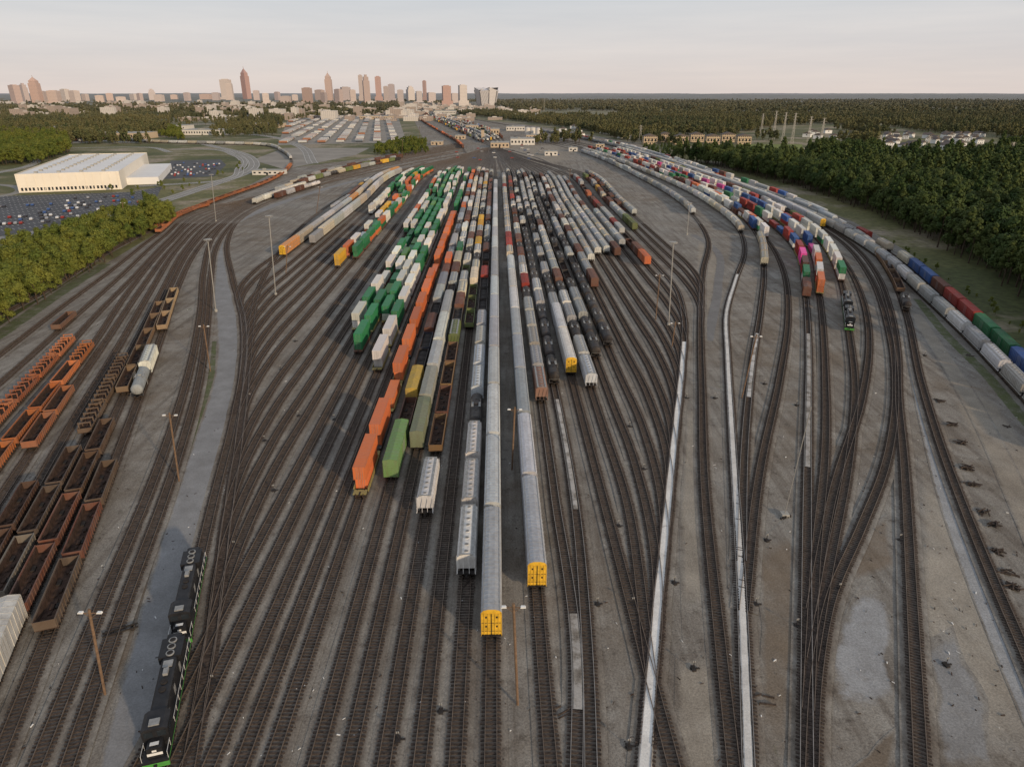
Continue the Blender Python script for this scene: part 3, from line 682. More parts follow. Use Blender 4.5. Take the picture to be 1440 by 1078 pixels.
for q in [(268,780),(330,770),(385,690),(372,620),(420,585),(450,545),(300,960),(884,1050),(890,850),(870,740),(905,660),(948,820),(975,940),(1063,850),(1078,760),(1120,880),(1180,830),(1265,760),(1330,935),(965,560),(1005,560),(1120,570),(1075,540),(840,850),(560,1040),(620,1000),(352,560),(395,520),(415,480),(470,590),(930,500),(885,600),(1300,500)]:
    x,y=G(*q); link('switch_stand',SW,(x,y,0),rnd.uniform(0,.3))
def pile(name,loc,seed,n=14,w=2.2):
    r=random.Random(seed); b=MB()
    for i in range(n):
        a=r.uniform(-1.2,1.2); cx,cy=r.uniform(-w*.4,w*.4),r.uniform(-w*.4,w*.4); z=.12+.1*i*.4; l=r.uniform(.6,1.3)
        b.rod((cx-math.cos(a)*l,cy-math.sin(a)*l,z),(cx+math.cos(a)*l,cy+math.sin(a)*l,z+r.uniform(-.05,.1)),.13,0)
    simple_obj(name,b,['sleeper'],loc)
for i in range(10):
    t=i/9; q=(1322+104*t**.9+rnd.uniform(-4,4),570+262*t+rnd.uniform(-7,7)); pile('sleeper_pile',G(*q),i,8+(i*5)%8,1.6)
for i,q in enumerate([(1360,500),(1415,600),(660,820),(400,905),(790,1000),(1075,985)]): pile('sleeper_pile',G(*q),20+i,3)
# scattered litter: offcuts, spikes plates, scraps - one object
b=MB(); r=random.Random(77)
for k in range(900):
    x,y=G(r.uniform(20,1430),r.uniform(430,1090)); s=r.uniform(.06,.28); a=r.uniform(0,3.1); z=r.uniform(.05,.2)
    b.rod((x-s*math.cos(a),y-s*math.sin(a),.06),(x+s*math.cos(a),y+s*math.sin(a),.06+z*.3),r.uniform(.03,.09),r.choice((0,0,0,1,2)))
link('trackside_litter',b.mesh('trackside_litter',['sleeper','white','rust']))
b=MB(); b.box(-2.4,2.4,-.5,-.35,.3,.5); b.box(-2.4,2.4,.35,.5,.3,.5)
for k in range(7): b.box(-2.2+k*.7,-2.05+k*.7,-.35,.35,.3,.48)
for s in (-1,1):
    for t in (-1,1): b.cyl((s*1.6,t*.55-.05,.25),'y',.25,.1,10)
x,y=G(170,888); simple_obj('track_panel_trolley',b,['under'],(x,y),.5)
# ---------------------------------------------------------------- trees
def leafmat(name,c1,c2,c3,far=False):
    m,nt,bs=newmat(name); oi=nd(nt,'ShaderNodeObjectInfo'); f=noise(nt,coords(nt),.55,3)
    c=mix(nt,rng(nt,f,.35,.65),c1,c2); c=mix(nt,rng(nt,oi.outputs['Random'],.3,1,0,.85),c,c3)
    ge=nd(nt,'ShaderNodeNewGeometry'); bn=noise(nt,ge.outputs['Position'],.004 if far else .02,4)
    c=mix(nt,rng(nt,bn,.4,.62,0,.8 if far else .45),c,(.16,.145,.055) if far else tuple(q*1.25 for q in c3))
    if far: c=painted_haze(nt,c)
    nt.links.new(c,bs.inputs['Base Color']); bs.inputs['Roughness'].default_value=.75; bs.inputs['Specular IOR Level'].default_value=.15
    return m
LM={'near':leafmat('forest_foliage',(.022,.042,.012),(.05,.082,.022),(.075,.092,.026)),
    'warm':leafmat('painted_sunlit_foliage',(.05,.08,.014),(.12,.15,.03),(.15,.155,.03)),  # golden sunlight tone painted into the leaf colours
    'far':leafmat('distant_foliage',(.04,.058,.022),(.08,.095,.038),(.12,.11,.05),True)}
def tree(seed,kind,mat,nleaf,ls):
    r=random.Random(seed); b=MB(); Ht=r.uniform(12,15) if kind=='b' else r.uniform(17,20)
    b.cyl((0,0,-.3),'z',.28,Ht*.7,6,1,.1)
    cl=[]
    if kind=='b':
        for k in range(r.randint(11,15)):
            a=r.uniform(0,6.28); t=r.random(); z=Ht*(.32+.62*t); rr=(1-abs(t-.35)*.9)*r.uniform(1.5,3.6)
            cl.append((rr*math.cos(a),rr*math.sin(a),z,r.uniform(1.3,2.3)))
        cl.append((0,0,Ht*.92,1.6))
    else:
        for k in range(13):
            t=k/12; a=k*2.4; rr=(1-t)*2.2+.3; cl.append((rr*math.cos(a),rr*math.sin(a),Ht*(.45+.52*t),r.uniform(.9,1.5)*(1.15-.4*t)))
    for c in cl[::2]: b.rod((0,0,max(1.5,c[2]-2.5)),c[:3],.09,1,3)
    for k in range(nleaf):
        c=r.choice(cl); d=Vector((r.gauss(0,1),r.gauss(0,1),r.gauss(0,.8))).normalized(); q=c[3]*r.uniform(.6,1.08)
        p=Vector(c[:3])+d*q; n=(d+Vector((r.uniform(-.6,.6),r.uniform(-.6,.6),r.uniform(-.2,.8)))).normalized()
        u=n.orthogonal().normalized(); a=r.uniform(0,6.28); w=n.cross(u); u,w=u*math.cos(a)+w*math.sin(a),w*math.cos(a)-u*math.sin(a)
        s=ls*r.uniform(.6,1.3); b.add([tuple(p-u*s),tuple(p-w*s*.7),tuple(p+u*s),tuple(p+w*s*.7)],[(0,1,2,3)],0)
    return bpy.data.objects.new('tree',b.mesh('tree',[mat,'bark']))
def coll(name,specs,mat,nleaf,ls):
    c=bpy.data.collections.new(name)
    for sd,k in specs: c.objects.link(tree(sd,k,mat,nleaf,ls))
    return c
CN=coll('forest_tree_variants',[(1,'b'),(2,'b'),(3,'b'),(18,'b'),(4,'p')],LM['near'],1300,.45)
CW=coll('sunlit_tree_variants',[(6,'b'),(7,'b'),(8,'b'),(9,'b')],LM['warm'],1300,.42)
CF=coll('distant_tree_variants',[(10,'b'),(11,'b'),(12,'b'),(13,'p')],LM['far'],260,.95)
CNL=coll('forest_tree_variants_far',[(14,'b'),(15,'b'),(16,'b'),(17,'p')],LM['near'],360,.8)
def scatter(name,pts,sc,col,rz=None,z=-.1,flat=1.0):
    me=bpy.data.meshes.new(name); n=len(pts)
    me.from_pydata([(p[0],p[1],(p[2] if len(p)>2 else z)) for p in pts],[],[])
    r=np.random.RandomState(n)
    a=me.attributes.new('sc','FLOAT_VECTOR','POINT'); sc=np.array(sc); a.data.foreach_set('vector',np.stack([sc,sc,sc*flat],1).astype(np.float32).ravel())
    a=me.attributes.new('rt','FLOAT_VECTOR','POINT'); rr=np.zeros((n,3),np.float32); rr[:,2]=r.uniform(0,6.28,n) if rz is None else rz; a.data.foreach_set('vector',rr.ravel())
    o=link(name,me); g=bpy.data.node_groups.new(name+'_scatter','GeometryNodeTree')
    g.interface.new_socket('Geometry',in_out='INPUT',socket_type='NodeSocketGeometry'); g.interface.new_socket('Geometry',in_out='OUTPUT',socket_type='NodeSocketGeometry')
    gi=g.nodes.new('NodeGroupInput'); go=g.nodes.new('NodeGroupOutput'); ip=g.nodes.new('GeometryNodeInstanceOnPoints'); ci=g.nodes.new('GeometryNodeCollectionInfo')
    ci.inputs['Collection'].default_value=col; ci.inputs['Separate Children'].default_value=True; ci.inputs['Reset Children'].default_value=True
    ip.inputs['Pick Instance'].default_value=True
    for nm,sk in (('sc','Scale'),('rt','Rotation')):
        na=g.nodes.new('GeometryNodeInputNamedAttribute'); na.data_type='FLOAT_VECTOR'; na.inputs['Name'].default_value=nm; g.links.new(na.outputs['Attribute'],ip.inputs[sk])
    rv=g.nodes.new('FunctionNodeRandomValue'); rv.data_type='INT'; 
    for s_ in rv.inputs:
        if s_.type=='INT' and s_.name=='Min': s_.default_value=0
        if s_.type=='INT' and s_.name=='Max': s_.default_value=20
    out=[s_ for s_ in rv.outputs if s_.type=='INT'][0]; g.links.new(out,ip.inputs['Instance Index'])
    g.links.new(gi.outputs[0],ip.inputs['Points']); g.links.new(ci.outputs[0],ip.inputs['Instance']); g.links.new(ip.outputs[0],go.inputs[0])
    md=o.modifiers.new('scatter','NODES'); md.node_group=g; return o
def inpoly(X,Y,P):
    ins=np.zeros(len(X),bool); n=len(P)
    for i in range(n):
        x1,y1=P[i];x2,y2=P[(i+1)%n]
        c=((y1>Y)!=(y2>Y))&(X<(x2-x1)*(Y-y1)/(y2-y1+1e-12)+x1); ins^=c
    return ins
def fill(P,spacing,seed=1,excl=()):
    P=np.array(P); x0,y0=P.min(0);x1,y1=P.max(0); gx,gy=np.meshgrid(np.arange(x0,x1,spacing),np.arange(y0,y1,spacing))
    r=np.random.RandomState(seed); X=gx.ravel()+r.uniform(-.48,.48,gx.size)*spacing; Y=gy.ravel()+r.uniform(-.48,.48,gx.size)*spacing
    k=inpoly(X,Y,P)
    for e in excl: k&=~inpoly(X,Y,e)
    return np.stack([X[k],Y[k]],1)
rs=np.random.RandomState(3)
def forest(name,poly,sp_,col,s0,s1,seed=1,excl=(),keep=1.0,rise=None):
    p=fill(px(poly),sp_,seed,excl)
    if keep<1: p=p[rs.rand(len(p))<keep]
    if len(p)==0: return
    pts=[(a,c_,-.1 if rise is None else rise(a,c_)) for a,c_ in p]
    scatter(name,pts,rs.uniform(s0,s1,len(p)),col)
edge=[(1620,570),(1520,490),(1440,428),(1380,382),(1300,338),(1225,300),(1130,266),(1060,248),(1000,234),(940,222)]
forest('forest_edge_trees',edge+[(1000,228),(1060,234),(1160,250),(1260,262),(1440,300),(1700,360),(1700,500)],6.6,CN,.9,1.6,1)
forest('forest_trees',[(1000,228),(1060,234),(1160,250),(1260,262),(1440,300),(1900,360),(1900,230),(1440,228),(1400,233),(1240,233),(1180,226),(1140,232),(1030,229)],9.5,CNL,1.0,1.7,2)
forest('forest_trees',[(1140,232),(1180,226),(1240,233),(1240,214),(1140,218)],10,CNL,.9,1.4,21)
forest('forest_trees',[(1400,233),(1440,228),(1900,230),(1900,200),(1400,212)],11,CNL,.9,1.5,22)
forest('low_trees',[(1240,232),(1400,232),(1400,214),(1240,214)],13,CNL,.4,.8,23)
forest('low_trees',[(925,224),(1000,229),(1030,228),(1030,208),(900,208)],14,CNL,.4,.75,24)
forest('roadside_trees',[(-160,590),(-60,508),(0,468),(60,426),(110,395),(170,354),(250,312),(215,301),(150,322),(100,342),(40,362),(-160,410)],5.6,CW,.6,1.1,3)
forest('roadside_trees',[(-160,372),(-60,352),(60,330),(120,318),(200,298),(205,302),(130,324),(60,340),(-60,364)],13,CW,.35,.7,31)
forest('hillside_trees',[(-80,238),(60,230),(98,215),(95,197),(0,192),(-80,196)],9,CW,.9,1.5,4)
forest('yard_end_trees',[(525,218),(560,222),(602,216),(598,200),(560,200),(530,208)],9,CW,.4,.85,5)
forest('roadside_trees',[(225,192),(260,200),(255,182),(230,180)],10,CW,.5,1.0,6)
forest('roadside_trees',[(300,195),(390,190),(385,172),(330,172),(295,182)],15,CF,.6,1.1,7)
forest('roadside_trees',[(150,268),(235,262),(330,236),(350,222),(345,240),(240,275),(170,285)],22,CW,.25,.5,8)
forest('roadside_trees',[(640,160),(720,170),(800,180),(900,200),(960,206),(960,196),(840,178),(700,158)],12,CF,.6,1.2,12)
forest('trackside_bushes',[(1620,640),(1500,540),(1400,445),(1320,385),(1240,335),(1230,330),(1310,372),(1400,430),(1520,515),(1640,600)],6,CW,.08,.26,13)
def wood(Y0,Y1,dens,seed,left,right):
    r=np.random.RandomState(seed); area=(Y1*Y1-Y0*Y0)*.85; n=int(area*dens)
    Y=np.sqrt(r.uniform(Y0*Y0,Y1*Y1,n)); X=r.uniform(-.85,.85,n)*Y
    excl=[px([(1030,222),(1140,222),(1140,199),(1030,196)]),px([(895,210),(1060,208),(1060,192),(895,190)]),px([(1235,216),(1400,216),(1400,189),(1235,189)]),px([(575,215),(640,212),(800,196),(1000,232),(700,150),(560,146)]),px([(390,206),(575,202),(565,163),(400,164)])]
    k=np.ones(n,bool)
    for e in excl: k&=~inpoly(X,Y,e)
    out=[]
    for x,y in zip(X[k],Y[k]):
        nn=mnoise.noise(Vector((x*.0022,y*.0012,3.1)))+.5*mnoise.noise(Vector((x*.009,y*.005,7.1)))
        thr=left if x/y<-.02 else right
        if nn>thr: out.append((x,y,-.1))
    return out
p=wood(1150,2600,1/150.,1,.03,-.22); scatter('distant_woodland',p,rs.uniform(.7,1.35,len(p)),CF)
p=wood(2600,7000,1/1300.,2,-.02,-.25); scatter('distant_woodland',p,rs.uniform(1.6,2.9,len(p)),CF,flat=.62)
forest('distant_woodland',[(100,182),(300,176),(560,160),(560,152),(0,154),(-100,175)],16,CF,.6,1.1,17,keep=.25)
b=MB(); nr,nc=130,520; rad=[5200*(34000/5200)**(i/(nr-1)) for i in range(nr)]
for i,rr in enumerate(rad):
    for j in range(nc):
        a=-.9+1.8*j/(nc-1); x,y=rr*math.sin(a),rr*math.cos(a)
        h=mnoise.noise(Vector((x*.0006,y*.0003,1.7)))*26+mnoise.noise(Vector((x*.006,y*.003,5)))*7+mnoise.noise(Vector((x*.03,y*.01,9)))*4
        z=8+max(0,min(1,(rr-5200)/9000))*44+h
        b.v.append((x,y,z if i else -5))
for i in range(nr-1):
    for j in range(nc-1): a=i*nc+j; b.f.append((a,a+1,a+nc+1,a+nc)); b.m.append(0)
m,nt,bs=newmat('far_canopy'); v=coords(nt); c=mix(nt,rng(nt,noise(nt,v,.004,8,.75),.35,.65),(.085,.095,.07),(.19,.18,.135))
sx=nd(nt,'ShaderNodeSeparateXYZ'); nt.links.new(v,sx.inputs[0]); c2=mix(nt,rng(nt,sx.outputs[1],5000,18000,.25,.9),c,(.30,.30,.315)); nt.links.new(c2,bs.inputs['Base Color']); M['canopy']=m  # canopy colour fades to grey with distance: painted haze
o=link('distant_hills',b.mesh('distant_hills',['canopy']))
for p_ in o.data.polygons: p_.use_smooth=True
# ---------------------------------------------------------------- buildings
def bmat(name,col,win=(.06,.07,.08),sx_=3.2,sz=3.6,dark=.5):
    m,nt,bs=newmat(name); tc=nd(nt,'ShaderNodeTexCoord'); s=nd(nt,'ShaderNodeSeparateXYZ'); nt.links.new(tc.outputs['Object'],s.inputs[0])
    xx=math_(nt,'ADD',s.outputs[0],s.outputs[1]); fx=math_(nt,'FRACT',math_(nt,'DIVIDE',xx,sx_),0); fz=math_(nt,'FRACT',math_(nt,'DIVIDE',s.outputs[2],sz),0)
    w=math_(nt,'MULTIPLY',math_(nt,'GREATER_THAN',fx,.4),math_(nt,'GREATER_THAN',fz,.45))
    ge=nd(nt,'ShaderNodeNewGeometry'); s2=nd(nt,'ShaderNodeSeparateXYZ'); nt.links.new(ge.outputs['Normal'],s2.inputs[0]); w=math_(nt,'MULTIPLY',w,math_(nt,'LESS_THAN',s2.outputs[2],.5))
    oi=nd(nt,'ShaderNodeObjectInfo')
    c=mix(nt,math_(nt,'MULTIPLY',w,dark),oi.outputs['Color'] if col is None else col,win); c=painted_haze(nt,c,1500,9000,.7,(.48,.44,.43)); nt.links.new(c,bs.inputs['Base Color']); bs.inputs['Roughness'].default_value=.6  # facade colour also carries painted distance haze
    return m
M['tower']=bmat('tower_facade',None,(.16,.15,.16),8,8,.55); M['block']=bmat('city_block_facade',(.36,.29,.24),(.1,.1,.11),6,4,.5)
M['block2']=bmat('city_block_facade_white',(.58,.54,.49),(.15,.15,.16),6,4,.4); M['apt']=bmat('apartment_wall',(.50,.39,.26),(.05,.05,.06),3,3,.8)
M['roofd']=simple('shingle_roof',(.13,.11,.10),.9)
SK=[(19,12,119,'t',(.50,.36,.32)),(33,9,117,'s',(.48,.38,.36)),(50,13,108,'p',(.52,.33,.26)),(60,8,128,'t',(.4,.3,.27)),(74,15,127,'t',(.55,.42,.36)),(90,10,125,'t',(.62,.55,.5)),(102,12,127,'t',(.6,.5,.45)),(118,8,132,'t',(.5,.4,.36)),
(140,12,134,'t',(.55,.42,.35)),(155,10,131,'t',(.5,.34,.28)),(170,14,136,'t',(.55,.45,.4)),(186,10,132,'t',(.6,.52,.48)),(195,7,131,'t',(.45,.35,.33)),(215,10,125,'s',(.5,.44,.44)),(222,12,133,'t',(.6,.5,.45)),(245,10,133,'t',(.5,.36,.3)),(262,8,130,'t',(.5,.4,.38)),(288,16,132,'t',(.5,.33,.27)),(303,10,130,'t',(.45,.38,.38)),
(318,14,111,'t',(.66,.56,.5)),(324,9,117,'t',(.6,.5,.45)),(345,10,96,'p',(.36,.13,.10)),(361,9,127,'t',(.5,.4,.38)),(374,10,131,'t',(.6,.5,.45)),(389,7,129,'t',(.4,.3,.3)),(400,14,135,'t',(.5,.4,.36)),(415,9,133,'t',(.56,.46,.42)),(431,13,123,'t',(.36,.22,.17)),(448,12,126,'t',(.38,.27,.23)),(454,8,130,'t',(.3,.24,.24)),
(463,10,102,'p',(.52,.34,.27)),(474,10,125,'t',(.4,.3,.28)),(488,14,122,'t',(.3,.24,.25)),(497,9,126,'t',(.5,.4,.36)),(509,7,105,'t',(.42,.33,.3)),(517,10,105,'s',(.36,.25,.22)),(533,9,107,'t',(.42,.19,.14)),(543,7,121,'t',(.5,.4,.37)),(551,10,118,'t',(.34,.28,.3)),(563,9,126,'t',(.5,.42,.4)),(579,11,121,'s',(.6,.54,.5)),(590,9,128,'t',(.45,.4,.4)),
(597,5,113,'t',(.4,.2,.16)),(608,12,130,'t',(.5,.42,.4)),(629,13,120,'t',(.42,.22,.17)),(640,10,131,'t',(.5,.42,.4)),(652,12,119,'t',(.62,.56,.52))]
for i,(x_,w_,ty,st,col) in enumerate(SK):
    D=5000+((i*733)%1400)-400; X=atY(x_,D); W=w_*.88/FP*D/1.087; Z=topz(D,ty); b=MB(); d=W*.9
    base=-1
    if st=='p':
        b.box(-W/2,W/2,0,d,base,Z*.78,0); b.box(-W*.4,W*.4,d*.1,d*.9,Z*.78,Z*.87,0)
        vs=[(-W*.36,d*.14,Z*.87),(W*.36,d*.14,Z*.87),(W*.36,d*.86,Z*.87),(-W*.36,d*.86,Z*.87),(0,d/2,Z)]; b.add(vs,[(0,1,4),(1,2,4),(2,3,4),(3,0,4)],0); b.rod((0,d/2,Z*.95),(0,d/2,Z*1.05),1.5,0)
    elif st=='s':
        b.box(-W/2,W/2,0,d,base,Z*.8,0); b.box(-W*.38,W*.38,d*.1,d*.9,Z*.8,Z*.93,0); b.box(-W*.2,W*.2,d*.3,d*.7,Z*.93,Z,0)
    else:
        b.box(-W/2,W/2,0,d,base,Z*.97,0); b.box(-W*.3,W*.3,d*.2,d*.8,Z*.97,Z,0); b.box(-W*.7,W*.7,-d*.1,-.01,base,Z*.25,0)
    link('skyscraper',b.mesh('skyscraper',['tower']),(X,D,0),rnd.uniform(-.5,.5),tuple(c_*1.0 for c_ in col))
D=4800; X=atY(684,D); W=32/FP*D/1.087; b=MB(); zt=topz(D,123); n=8
for k in range(n):
    a0=2*math.pi*k/n; a1=2*math.pi*(k+.9)/n; r0,r1=W*.42,W*.55
    vs=[(r0*math.cos(a0),r0*math.sin(a0),0),(r0*math.cos(a1),r0*math.sin(a1),0),(r1*math.cos(a1),r1*math.sin(a1),zt*.85),(r1*math.cos(a0),r1*math.sin(a0),zt*(.8 if k%2 else 1)),(0,0,zt*.95)]
    b.add(vs,[(0,1,2,3),(3,2,4)],0)
link('stadium',b.mesh('stadium',['tower']),(X,D,0),.3,(.62,.6,.6))
b=MB(); r=random.Random(4)
for k in range(620):
    Y=r.uniform(2100,5200); q=r.uniform(-30,620) if r.random()<.88 else r.uniform(620,760); X=atY(q,Y,145); w=r.uniform(12,45); h=r.uniform(6,13) if r.random()<.75 else r.uniform(14,34)*(1 if q<600 else .5)
    d=r.uniform(15,50); b.box(X-w/2,X+w/2,Y,Y+d,-1,h,r.choice((0,0,1))); b.box(X-w*.2,X+w*.1,Y+d*.3,Y+d*.5,h,h+2.5,1)
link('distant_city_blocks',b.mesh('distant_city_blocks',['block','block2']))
A_=np.array(G(27,271));B_=np.array(G(172,266)); ax=(B_-A_)/np.hypot(*(B_-A_)); ay=np.array([-ax[1],ax[0]]); wl=np.hypot(*(B_-A_)); Hh=topz(A_[1],245)
ang=math.atan2(ax[1],ax[0]); root=bpy.data.objects.new('warehouse_building',None); S.collection.objects.link(root); root.location=(A_[0],A_[1],0); root.rotation_euler=(0,0,ang)
Cb=np.array(G(97,217,Hh)); vec=Cb-A_; sxx=float(vec@ax); dep=float(vec@ay)
def sh(x,y,z): return (x+sxx*y/dep,y,z)
b=MB(); b.add([sh(0,0,-.2),sh(wl,0,-.2),sh(wl,dep,-.2),sh(0,dep,-.2),sh(0,0,Hh),sh(wl,0,Hh),sh(wl,dep,Hh),sh(0,dep,Hh)],[(0,1,5,4),(1,2,6,5),(2,3,7,6),(3,0,4,7)],0); link('walls',b.mesh('walls',['wallwhite']),parent=root)
b=MB(); b.add([sh(1,1,Hh-.6),sh(wl-1,1,Hh-.6),sh(wl-1,dep-1,Hh-.6),sh(1,dep-1,Hh-.6)],[(0,1,2,3)],0)
for i in range(4):
    for j in range(12): x0,y0=wl*(.15+.22*i),dep*(.05+.08*j); bx=sh(x0,y0,0)[0]; b.box(bx,bx+2.5,y0,y0+3,Hh-.6,Hh+.7,1)
link('roof',b.mesh('roof',['roofwhite','concrete']),parent=root)
b=MB()
for i in range(26):
    x0=2+(wl-4)*i/26; b.box(x0,x0+(wl-4)/26*.55,-.12,-.02,1.2,3.6,0)
for i in range(13): x0=1+(wl-3)*i/12; b.box(x0,x0+.5,-.3,-.02,0,Hh+.1,1)
link('dock_doors',b.mesh('dock_doors',['glass','wallwhite']),parent=root)
b=MB(); b.add([sh(wl+.05,dep*.15,-.1),sh(wl+26,dep*.15,-.1),sh(wl+26,dep*.8,-.1),sh(wl+.05,dep*.8,-.1),sh(wl+.05,dep*.15,6),sh(wl+26,dep*.15,6),sh(wl+26,dep*.8,6),sh(wl+.05,dep*.8,6)],[(0,1,5,4),(1,2,6,5),(2,3,7,6),(3,0,4,7),(4,5,6,7)],0); link('annex',b.mesh('annex',['roofwhite']),parent=root)
def flat(name,pts,mat,z):
    P=px(pts); b=MB(); b.v=[(x,y,z) for x,y in P]; b.f=[tuple(range(len(P)))]; b.m=[0]; link(name,b.mesh(name,[mat]))
flat('parking_lot',[(-80,345),(-60,280),(20,275),(185,270),(228,262),(215,288),(150,300),(60,322)],'lot',-.09)
flat('parking_lot',[(228,252),(300,248),(318,232),(310,224),(240,226)],'lot',-.09)
b=MB(); lotA,lotB=np.array(G(-60,300)),np.array(G(205,274)); dv=(lotB-lotA)/np.hypot(*(lotB-lotA)); nv=np.array([-dv[1],dv[0]])
LP=np.array(px([(-80,345),(-60,280),(20,275),(185,270),(228,262),(215,288),(150,300),(60,322)]))
for j in range(-7,9):
    for i in range(0,110):
        p=lotA+dv*i*2.9+nv*j*14
        if not inpoly(np.array([p[0]]),np.array([p[1]]),LP)[0]: continue
        q=p+nv*5; b.add([(p[0],p[1],-.075),(p[0]+dv[0]*.18,p[1]+dv[1]*.18,-.075),(q[0]+dv[0]*.18,q[1]+dv[1]*.18,-.075),(q[0],q[1],-.075)],[(0,1,2,3)],0)
link('parking_bay_markings',b.mesh('parking_bay_markings',['white']))
flat('grass_field',[(1030,217),(1130,217),(1128,203),(1040,203)],simple('mown_grass',(.16,.19,.05),.9,0,.2,.02),-.08)
flat('container_yard_paving',[(390,204),(572,200),(560,165),(470,162),(405,168)],'palelot',-.08)
flat('pale_lot',[(100,202),(215,194),(240,180),(120,182)],'palelot',-.085)
flat('pale_lot',[(355,225),(400,238),(500,218),(520,208),(400,208)],'palelot',-.085)
strip('road',[(-40,282),(20,272),(20,262),(-30,258)],8,'road',z=-.06)
strip('road',[(-60,345),(60,325),(180,296),(290,262),(350,240),(352,222),(310,208),(250,200),(190,200),(120,190),(0,178)],13,'road',z=-.055,lines=True)
strip('road',[(190,262),(300,255),(338,236),(330,218),(290,210),(240,210)],10,'road',z=-.05,lines=True)
strip('road',[(0,196),(120,190),(230,186),(330,188),(420,205),(440,230)],14,'road',z=-.04,lines=True)
strip('road',[(200,178),(330,172),(400,160),(560,152)],22,'road',z=-.03,lines=True)
strip('road',[(-40,250),(30,236),(110,208),(200,207),(240,214)],9,'road',z=-.035,lines=True)
# parked vehicles
def carmesh(col):
    b=MB(); b.prism([(-2.2,.35),(2.2,.35),(2.25,.8),(1.2,.95),(.6,1.42),(-1.1,1.45),(-1.9,.95),(-2.2,.85)],-.88,.88,0)
    b.prism([(1.12,.97),(.6,1.38),(-1.05,1.4),(-1.75,.97)],-.9,.9,1)
    for x in (-1.35,1.35):
        for s in (-.92,.72): b.cyl((x,s,.33),'y',.33,.2,10,2)
    return bpy.data.objects.new('car',b.mesh('car',[simple('car_paint',col,.35,.2,.05),'glass','under']))
CC=bpy.data.collections.new('parked_car_variants')
for c_ in ((.6,.6,.6),(.05,.05,.06),(.3,.31,.33),(.3,.04,.03),(.05,.1,.25)): CC.objects.link(carmesh(c_))
def trailer(col,L=13):
    b=MB(); b.box(-L/2,L/2,-1.25,1.25,1.1,4.0,0); b.box(-L/2+.5,L/2-.3,-.5,.5,.8,1.09,1)
    for x in (-L/2+1.5,-L/2+2.7):
        for s in (-1.2,.9): b.cyl((x,s,.5),'y',.5,.3,10,1)
    b.box(L/2-3,L/2-2.8,-.8,.8,0,1.1,1)
    for k in range(10): x=-L/2+.6+k*1.3; b.box(x,x+.08,-1.28,1.28,1.15,4.03,0)
    return bpy.data.objects.new('semi_trailer',b.mesh('semi_trailer',[simple('trailer_paint',col,.5,0,.08),'under']))
CT=bpy.data.collections.new('trailer_variants')
for c_ in ((.55,.54,.5),(.46,.46,.44),(.55,.55,.54),(.3,.31,.32),(.3,.14,.08),(.12,.14,.17)): CT.objects.link(trailer(c_))
def rows(P,dx,dy,ang,keep,seed):
    P=np.array(P); c=P.mean(0); ca,sa=math.cos(ang),math.sin(ang); r=np.random.RandomState(seed); e=np.abs(P-c).max()*1.5; out=[]
    for j,yy in enumerate(np.arange(-e,e,dy)):
        for xx in np.arange(-e,e,dx):
            if mnoise.noise(Vector((xx*.02,j*1.3,seed)))>-.12 and r.rand()<keep: out.append((c[0]+xx*ca-yy*sa,c[1]+xx*sa+yy*ca))
    out=np.array(out); return out[inpoly(out[:,0],out[:,1],P)]
L1=px([(395,202),(568,199),(556,166),(470,164),(410,169)])
p=rows(L1,4.2,30,1.75,.92,1); scatter('parked_semi_trailers',p,np.ones(len(p)),CT,1.75+math.pi/2,-.05)
for i,q in enumerate([px([(-70,330),(-50,283),(180,276),(205,285),(60,316)]),px([(232,250),(298,246),(310,230),(245,229)])]):
    p=rows(q,2.9,14,ang+.1,.45,i); scatter('parked_cars',p,np.ones(len(p)),CC,ang+.1+math.pi/2,-.07)
p=rows(px([(105,200),(210,194),(235,182),(125,184)]),5,16,.3,.5,5); scatter('parked_semi_trailers',p,np.ones(len(p)),CT,1.8,-.05)
p=rows(px([(600,222),(660,205),(700,200),(780,206),(800,222),(700,228)]),9,14,.3,.16,6); scatter('parked_cars',p,np.ones(len(p)),CC,.4,0)
def shed(name,x0,x1,yb,h,dep,wall,roof='concrete',pitched=False):
    a=G(x0,yb);c=G(x1,yb);w=c[0]-a[0]; b=MB(); b.box(0,w,0,dep,-.2,h,0)
    if pitched:
        b.prism([(-.5,h+.01),(w+.5,h+.01),(w/2,h+w*.12+1)],-.5,dep+.5,1)
    else:
        b.box(-.3,w+.3,-.3,dep+.3,h+.005,h+.35,1); b.box(w*.3,w*.4,dep*.3,dep*.5,h+.35,h+1.8,1)
    k=max(2,int(w/5))
    for i in range(k): b.box(w*(i+.25)/k,w*(i+.7)/k,-.06,-.01,h*.35,h*.7,2)
    b.box(w*.45,w*.45+2,-.08,-.02,0,2.4,2)
    return link(name,b.mesh(name,[wall,roof,'glass']),(a[0],a[1],0))
W1=simple('tan_metal_wall',(.48,.38,.27),.7,0,.06,.05,True); W2=simple('white_metal_wall',(.60,.57,.52),.7,0,.05,.05,True)
